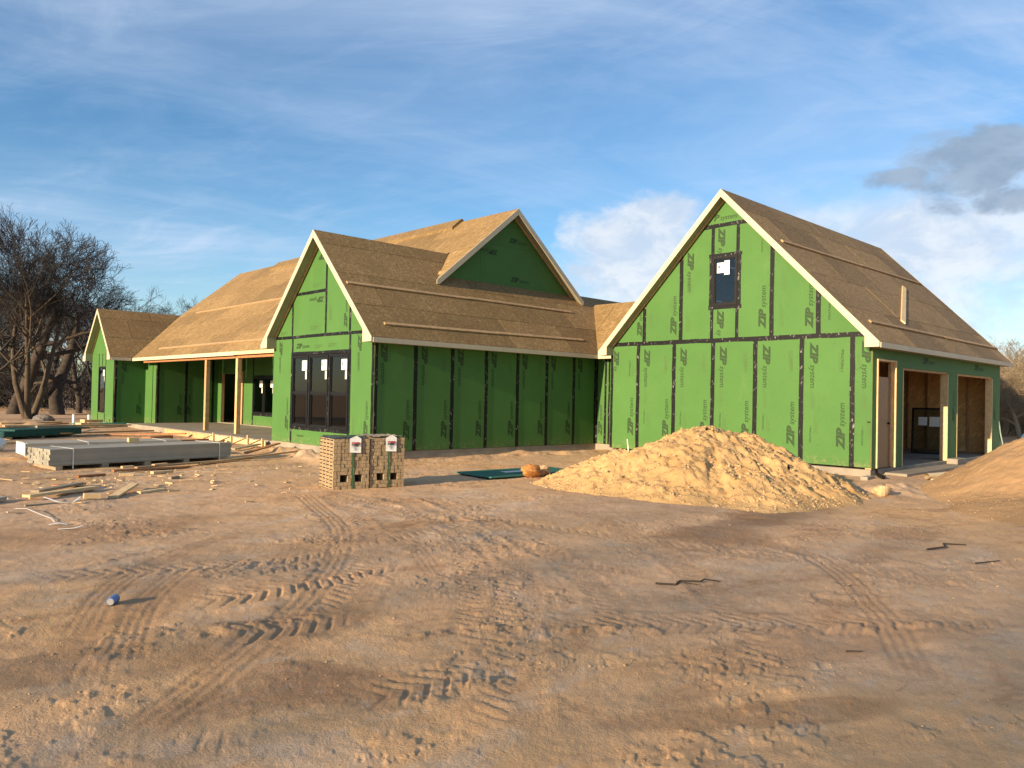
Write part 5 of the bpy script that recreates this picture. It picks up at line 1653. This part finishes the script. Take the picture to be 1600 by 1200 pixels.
# ------------------------------------------------------------------ trees
class TreeB:
    def __init__(s, seed):
        s.r = random.Random(seed); s.geo = {0: ([], []), 1: ([], [])}

    def tube(s, pts, rad, n, which):
        V, Q = s.geo[which]
        k0 = len(V)
        m_ = len(pts)
        for i, q in enumerate(pts):
            d = pts[min(i + 1, m_ - 1)] - pts[max(i - 1, 0)]
            d.normalize()
            a = d.cross(Vector((0.31, 0.17, 1)) if abs(d.z) < 0.93 else Vector((1, 0.1, 0))); a.normalize()
            b_ = d.cross(a)
            for j in range(n):
                t = 6.28318 * j / n
                w_ = a * (math.cos(t) * rad[i]) + b_ * (math.sin(t) * rad[i])
                V.append((q.x + w_.x, q.y + w_.y, q.z + w_.z))
        for i in range(m_ - 1):
            for j in range(n):
                j2 = (j + 1) % n
                Q.append((k0 + i * n + j, k0 + i * n + j2, k0 + (i + 1) * n + j2, k0 + (i + 1) * n + j))

    def branch(s, p, d, L, r, lev, P):
        R_n = s.r
        nseg = P['seg'][lev]
        pts, rad, dirs = [p.copy()], [r], [d.copy()]
        c = p.copy(); e = d.copy()
        for i in range(nseg):
            e = e + Vector((R_n.gauss(0, 1), R_n.gauss(0, 1), R_n.gauss(0, .8))) * P['wob'][lev] + Vector((0, 0, P['up'][lev]))
            e.normalize()
            c = c + e * (L / nseg)
            pts.append(c.copy()); rad.append(max(P['rmin'], r * (1 - (i + 1) / nseg * P['taper'][lev]))); dirs.append(e.copy())
        s.tube(pts, rad, P['n'][lev], 0 if lev < P['split'] else 1)
        if lev + 1 >= len(P['seg']): return
        k = P['kids'][lev]
        k = max(1, int(round(k * R_n.uniform(.75, 1.25))))
        for j in range(k):
            t = P['from'][lev] + (1 - P['from'][lev]) * (j + R_n.random()) / k
            x = t * nseg; i = min(int(x), nseg - 1); f = x - i
            q = pts[i].lerp(pts[i + 1], f); rr0 = rad[i] * (1 - f) + rad[i + 1] * f
            ax = Vector((R_n.gauss(0, 1), R_n.gauss(0, 1), R_n.gauss(0, 1))).cross(dirs[i]); ax.normalize()
            a = R(R_n.uniform(*P['ang'][lev]))
            nd = (dirs[i] * math.cos(a) + ax * math.sin(a)); nd.normalize()
            s.branch(q, nd, L * R_n.uniform(*P['len'][lev]) * (1.15 - .45 * t), max(P['rmin'], rr0 * R_n.uniform(.45, .68)), lev + 1, P)

    def meshes(s, nm):
        out = []
        for k in (0, 1):
            V, Q = s.geo[k]
            out.append(fast_mesh(nm + ('_wood' if k == 0 else '_twigs'), np.array(V), np.array(Q)))
        return out


PT = dict(seg=[6, 6, 5, 4, 3, 2], wob=[.06, .09, .10, .10, .11, .12], up=[.06, .07, .07, .06, .05, .04], taper=[.62, .72, .75, .75, .75, .7], n=[9, 6, 5, 4, 3, 3],
          kids=[7, 6, 6, 5, 4], ang=[(24, 50), (20, 44), (20, 45), (20, 45), (20, 45)], len=[(.62, .88), (.50, .75), (.48, .70), (.48, .70), (.5, .8)], split=3, rmin=.0055)
PT['from'] = [.30, .28, .22, .2, .18]
PO = dict(PT); PO['up'] = [.03, .0, .03, .06, .06, .05]; PO['wob'] = [.12, .17, .17, .15, .14, .14]; PO['kids'] = [6, 6, 5, 4, 3]; PO['from'] = [.30, .25, .2, .2, .18]; PO['ang'] = [(45, 80), (35, 65), (30, 60), (25, 60), (25, 55)]


def tree_variant(seed, trunks, P, L, r, lean):
    t = TreeB(seed)
    for k in range(trunks):
        a = 6.283 * k / trunks + t.r.uniform(-.4, .4)
        d = Vector((math.cos(a) * lean, math.sin(a) * lean, 1)); d.normalize()
        t.branch(Vector((math.cos(a) * r * .5 * (trunks > 1), math.sin(a) * r * .5 * (trunks > 1), -.15)), d, L * t.r.uniform(.85, 1.05), r * t.r.uniform(.8, 1), 0, P)
    return t.meshes('tree')


PW = dict(PT); PW['ang'] = [(28, 54), (24, 50), (22, 48), (20, 46), (20, 45)]; PW['kids'] = [7, 6, 5, 5, 3]; PW['rmin'] = .006
VAR = [tree_variant(3, 3, PW, 5.4, .17, .36), tree_variant(5, 1, PO, 5.2, .34, .10), tree_variant(8, 1, PT, 6.0, .24, .06), tree_variant(12, 2, PO, 4.6, .22, .35)]
PS = dict(PT); PS['kids'] = [6, 5, 4, 3]; PS['seg'] = PT['seg'][:5]; PS['rmin'] = .004  # thin crowns for the added shade trees, so part of the sun passes
VAR.append(tree_variant(21, 1, PS, 6.0, .20, .06))
VAR.append(tree_variant(27, 2, PS, 5.6, .16, .22))
HT = [max(v.co.z for v in pr[1].vertices) for pr in VAR]


def put_tree(var, x_, y_, height, rz, label, group='bare trees behind the house', wood='bark', twig='twig', name='bare_tree', zoff=0):
    root = empty(name, (x_, y_, gz(x_, y_) + zoff), rz, label, 'tree', group)
    root.scale = (height / HT[var],) * 3
    for nm, me, mt in (('trunk', VAR[var][0], wood), ('crown', VAR[var][1], twig)):
        o = bpy.data.objects.new(nm, me)
        COL.objects.link(o); o.parent = root
        if not me.materials: me.materials.append(MT[mt])
        if MT[mt] is not me.materials[0]:
            o.material_slots[0].link = 'OBJECT'; o.material_slots[0].material = MT[mt]
    return root


def at_px(u, D):
    q = CAM + F_ * D + R_ * ((u - 800) / 1204.05 * D)
    return q.x, q.y


TR = [(0, 47, 40, 11.2, .4, 'tall multi-stemmed bare tree left of the far gable', 'bark_pale'), (1, 92, 47, 10.2, 2.0, 'dark spreading oak just left of the far gable', 'bark'),
      (1, 22, 46, 10.5, .3, 'dark thick-trunked oak behind the multi-stemmed tree', 'bark'), (2, -30, 38, 10.4, 1.2, 'bare tree cut by the left picture edge', 'bark'),
      (2, 125, 50, 11.6, 2.4, 'slender bare tree rising behind the far gable roof', 'bark'), (3, 70, 62, 9.5, .9, 'low twisted tree deep in the left thicket', 'bark'),
      (0, 160, 60, 9.8, 3.0, 'bare tree whose right half shows over the far gable roof', 'bark'), (2, 215, 66, 8.8, 1.0, 'small bare tree top just right of the far gable ridge', 'bark'),
      (0, 262, 70, 9.6, 2.2, 'left one of the two bare tops over the roof valley', 'bark'), (2, 300, 66, 10.2, .2, 'right one of the two bare tops over the roof valley', 'bark'),
      (1, -90, 50, 10.5, 1.5, 'oak beyond the left picture edge', 'bark'), (0, 5, 66, 11.5, .7, 'bare tree behind the left picture edge tree', 'bark')]
for v_, u, D, h, rz, lab, wd in TR:
    x_, y_ = at_px(u, D); put_tree(v_, x_, y_, h, rz, lab, wood=wd)
TRR = [(1, 1500, 44, 5.9, .5, 'pale bare tree top peeping over the garage roof edge'), (3, 1565, 42, 5.0, 1.9, 'pale twisted tree right behind the garage corner'),
       (1, 1610, 46, 5.4, 2.7, 'pale bare tree at the right picture edge'), (3, 1660, 40, 5.6, .2, 'pale tree past the right picture edge'), (1, 1540, 54, 6.6, 3.9, 'taller pale tree behind the twisted one'), (0, 1590, 60, 7.2, 1.1, 'slim pale tree farthest behind the garage'),
       (3, 1530, 38, 4.2, 4.4, 'low pale scrub tree closest to the garage corner'), (3, 1600, 37, 3.9, 5.2, 'low pale scrub tree above the silver roll')]
for v_, u, D, h, rz, lab in TRR:
    x_, y_ = at_px(u, D); put_tree(v_, x_, y_, h, rz, lab, 'pale scrub trees right of the garage', 'twig_pale', 'twig_pale')

# tall unseen trees added west of the plot to part-shade the near ground
for k in range(11):
    y_ = -54 + k * 4.3 + random.uniform(-1, 1)
    put_tree(4 + k % 2, -68 + random.uniform(-4, 4), y_, random.uniform(17.5, 19.5), random.uniform(0, 6.28), 'unseen tall bare tree added beyond the left of the picture to shade the plot', 'unseen trees added to shade the plot')
for k in range(7):
    put_tree((2, 0)[k % 2], -46 + random.uniform(-5, 5), 2 + k * 4.2, random.uniform(9, 12), random.uniform(0, 6.28), 'bare tree beyond the left of the picture, across from the porch', 'trees across from the porch')


# dense scrub reading as one mass
def scrub(name, centre_px, depth, n_, hmin, hmax, mat, label, seed, spread_px):
    t = TreeB(seed)
    P = dict(seg=[4, 3, 2], wob=[.2, .25, .25], up=[.04, .03, .02], taper=[.7, .7, .7], n=[4, 3, 3], kids=[6, 4], ang=[(25, 65), (25, 65)], len=[(.4, .75), (.4, .75)], split=0, rmin=.012)
    P['from'] = [.15, .15]
    for k in range(n_):
        u = centre_px + t.r.uniform(-spread_px, spread_px); D = depth * t.r.uniform(.9, 1.2)
        x_, y_ = at_px(u, D)
        h = t.r.uniform(hmin, hmax)
        d = Vector((t.r.gauss(0, .45), t.r.gauss(0, .45), 1)); d.normalize()
        t.branch(Vector((x_, y_, GZ - .1)), d, h, .05, 0, P)
    V, Q = t.geo[1]
    link(name, fast_mesh(name, np.array(V), np.array(Q)), mat, label=label, cat='scrub', kind='stuff')


scrub('thicket', 20, 62, 520, 1.6, 4.2, 'twig', 'dark tangled thicket under the bare trees on the left', 31, 330)
scrub('thicket', 1600, 48, 420, 1.4, 4.0, 'twig_pale', 'dry sunlit scrub behind the garage corner', 33, 140)
scrub('far_wood', 800, 105, 900, 3.5, 7.5, 'twig', 'distant bare woodland along the horizon', 35, 1300)
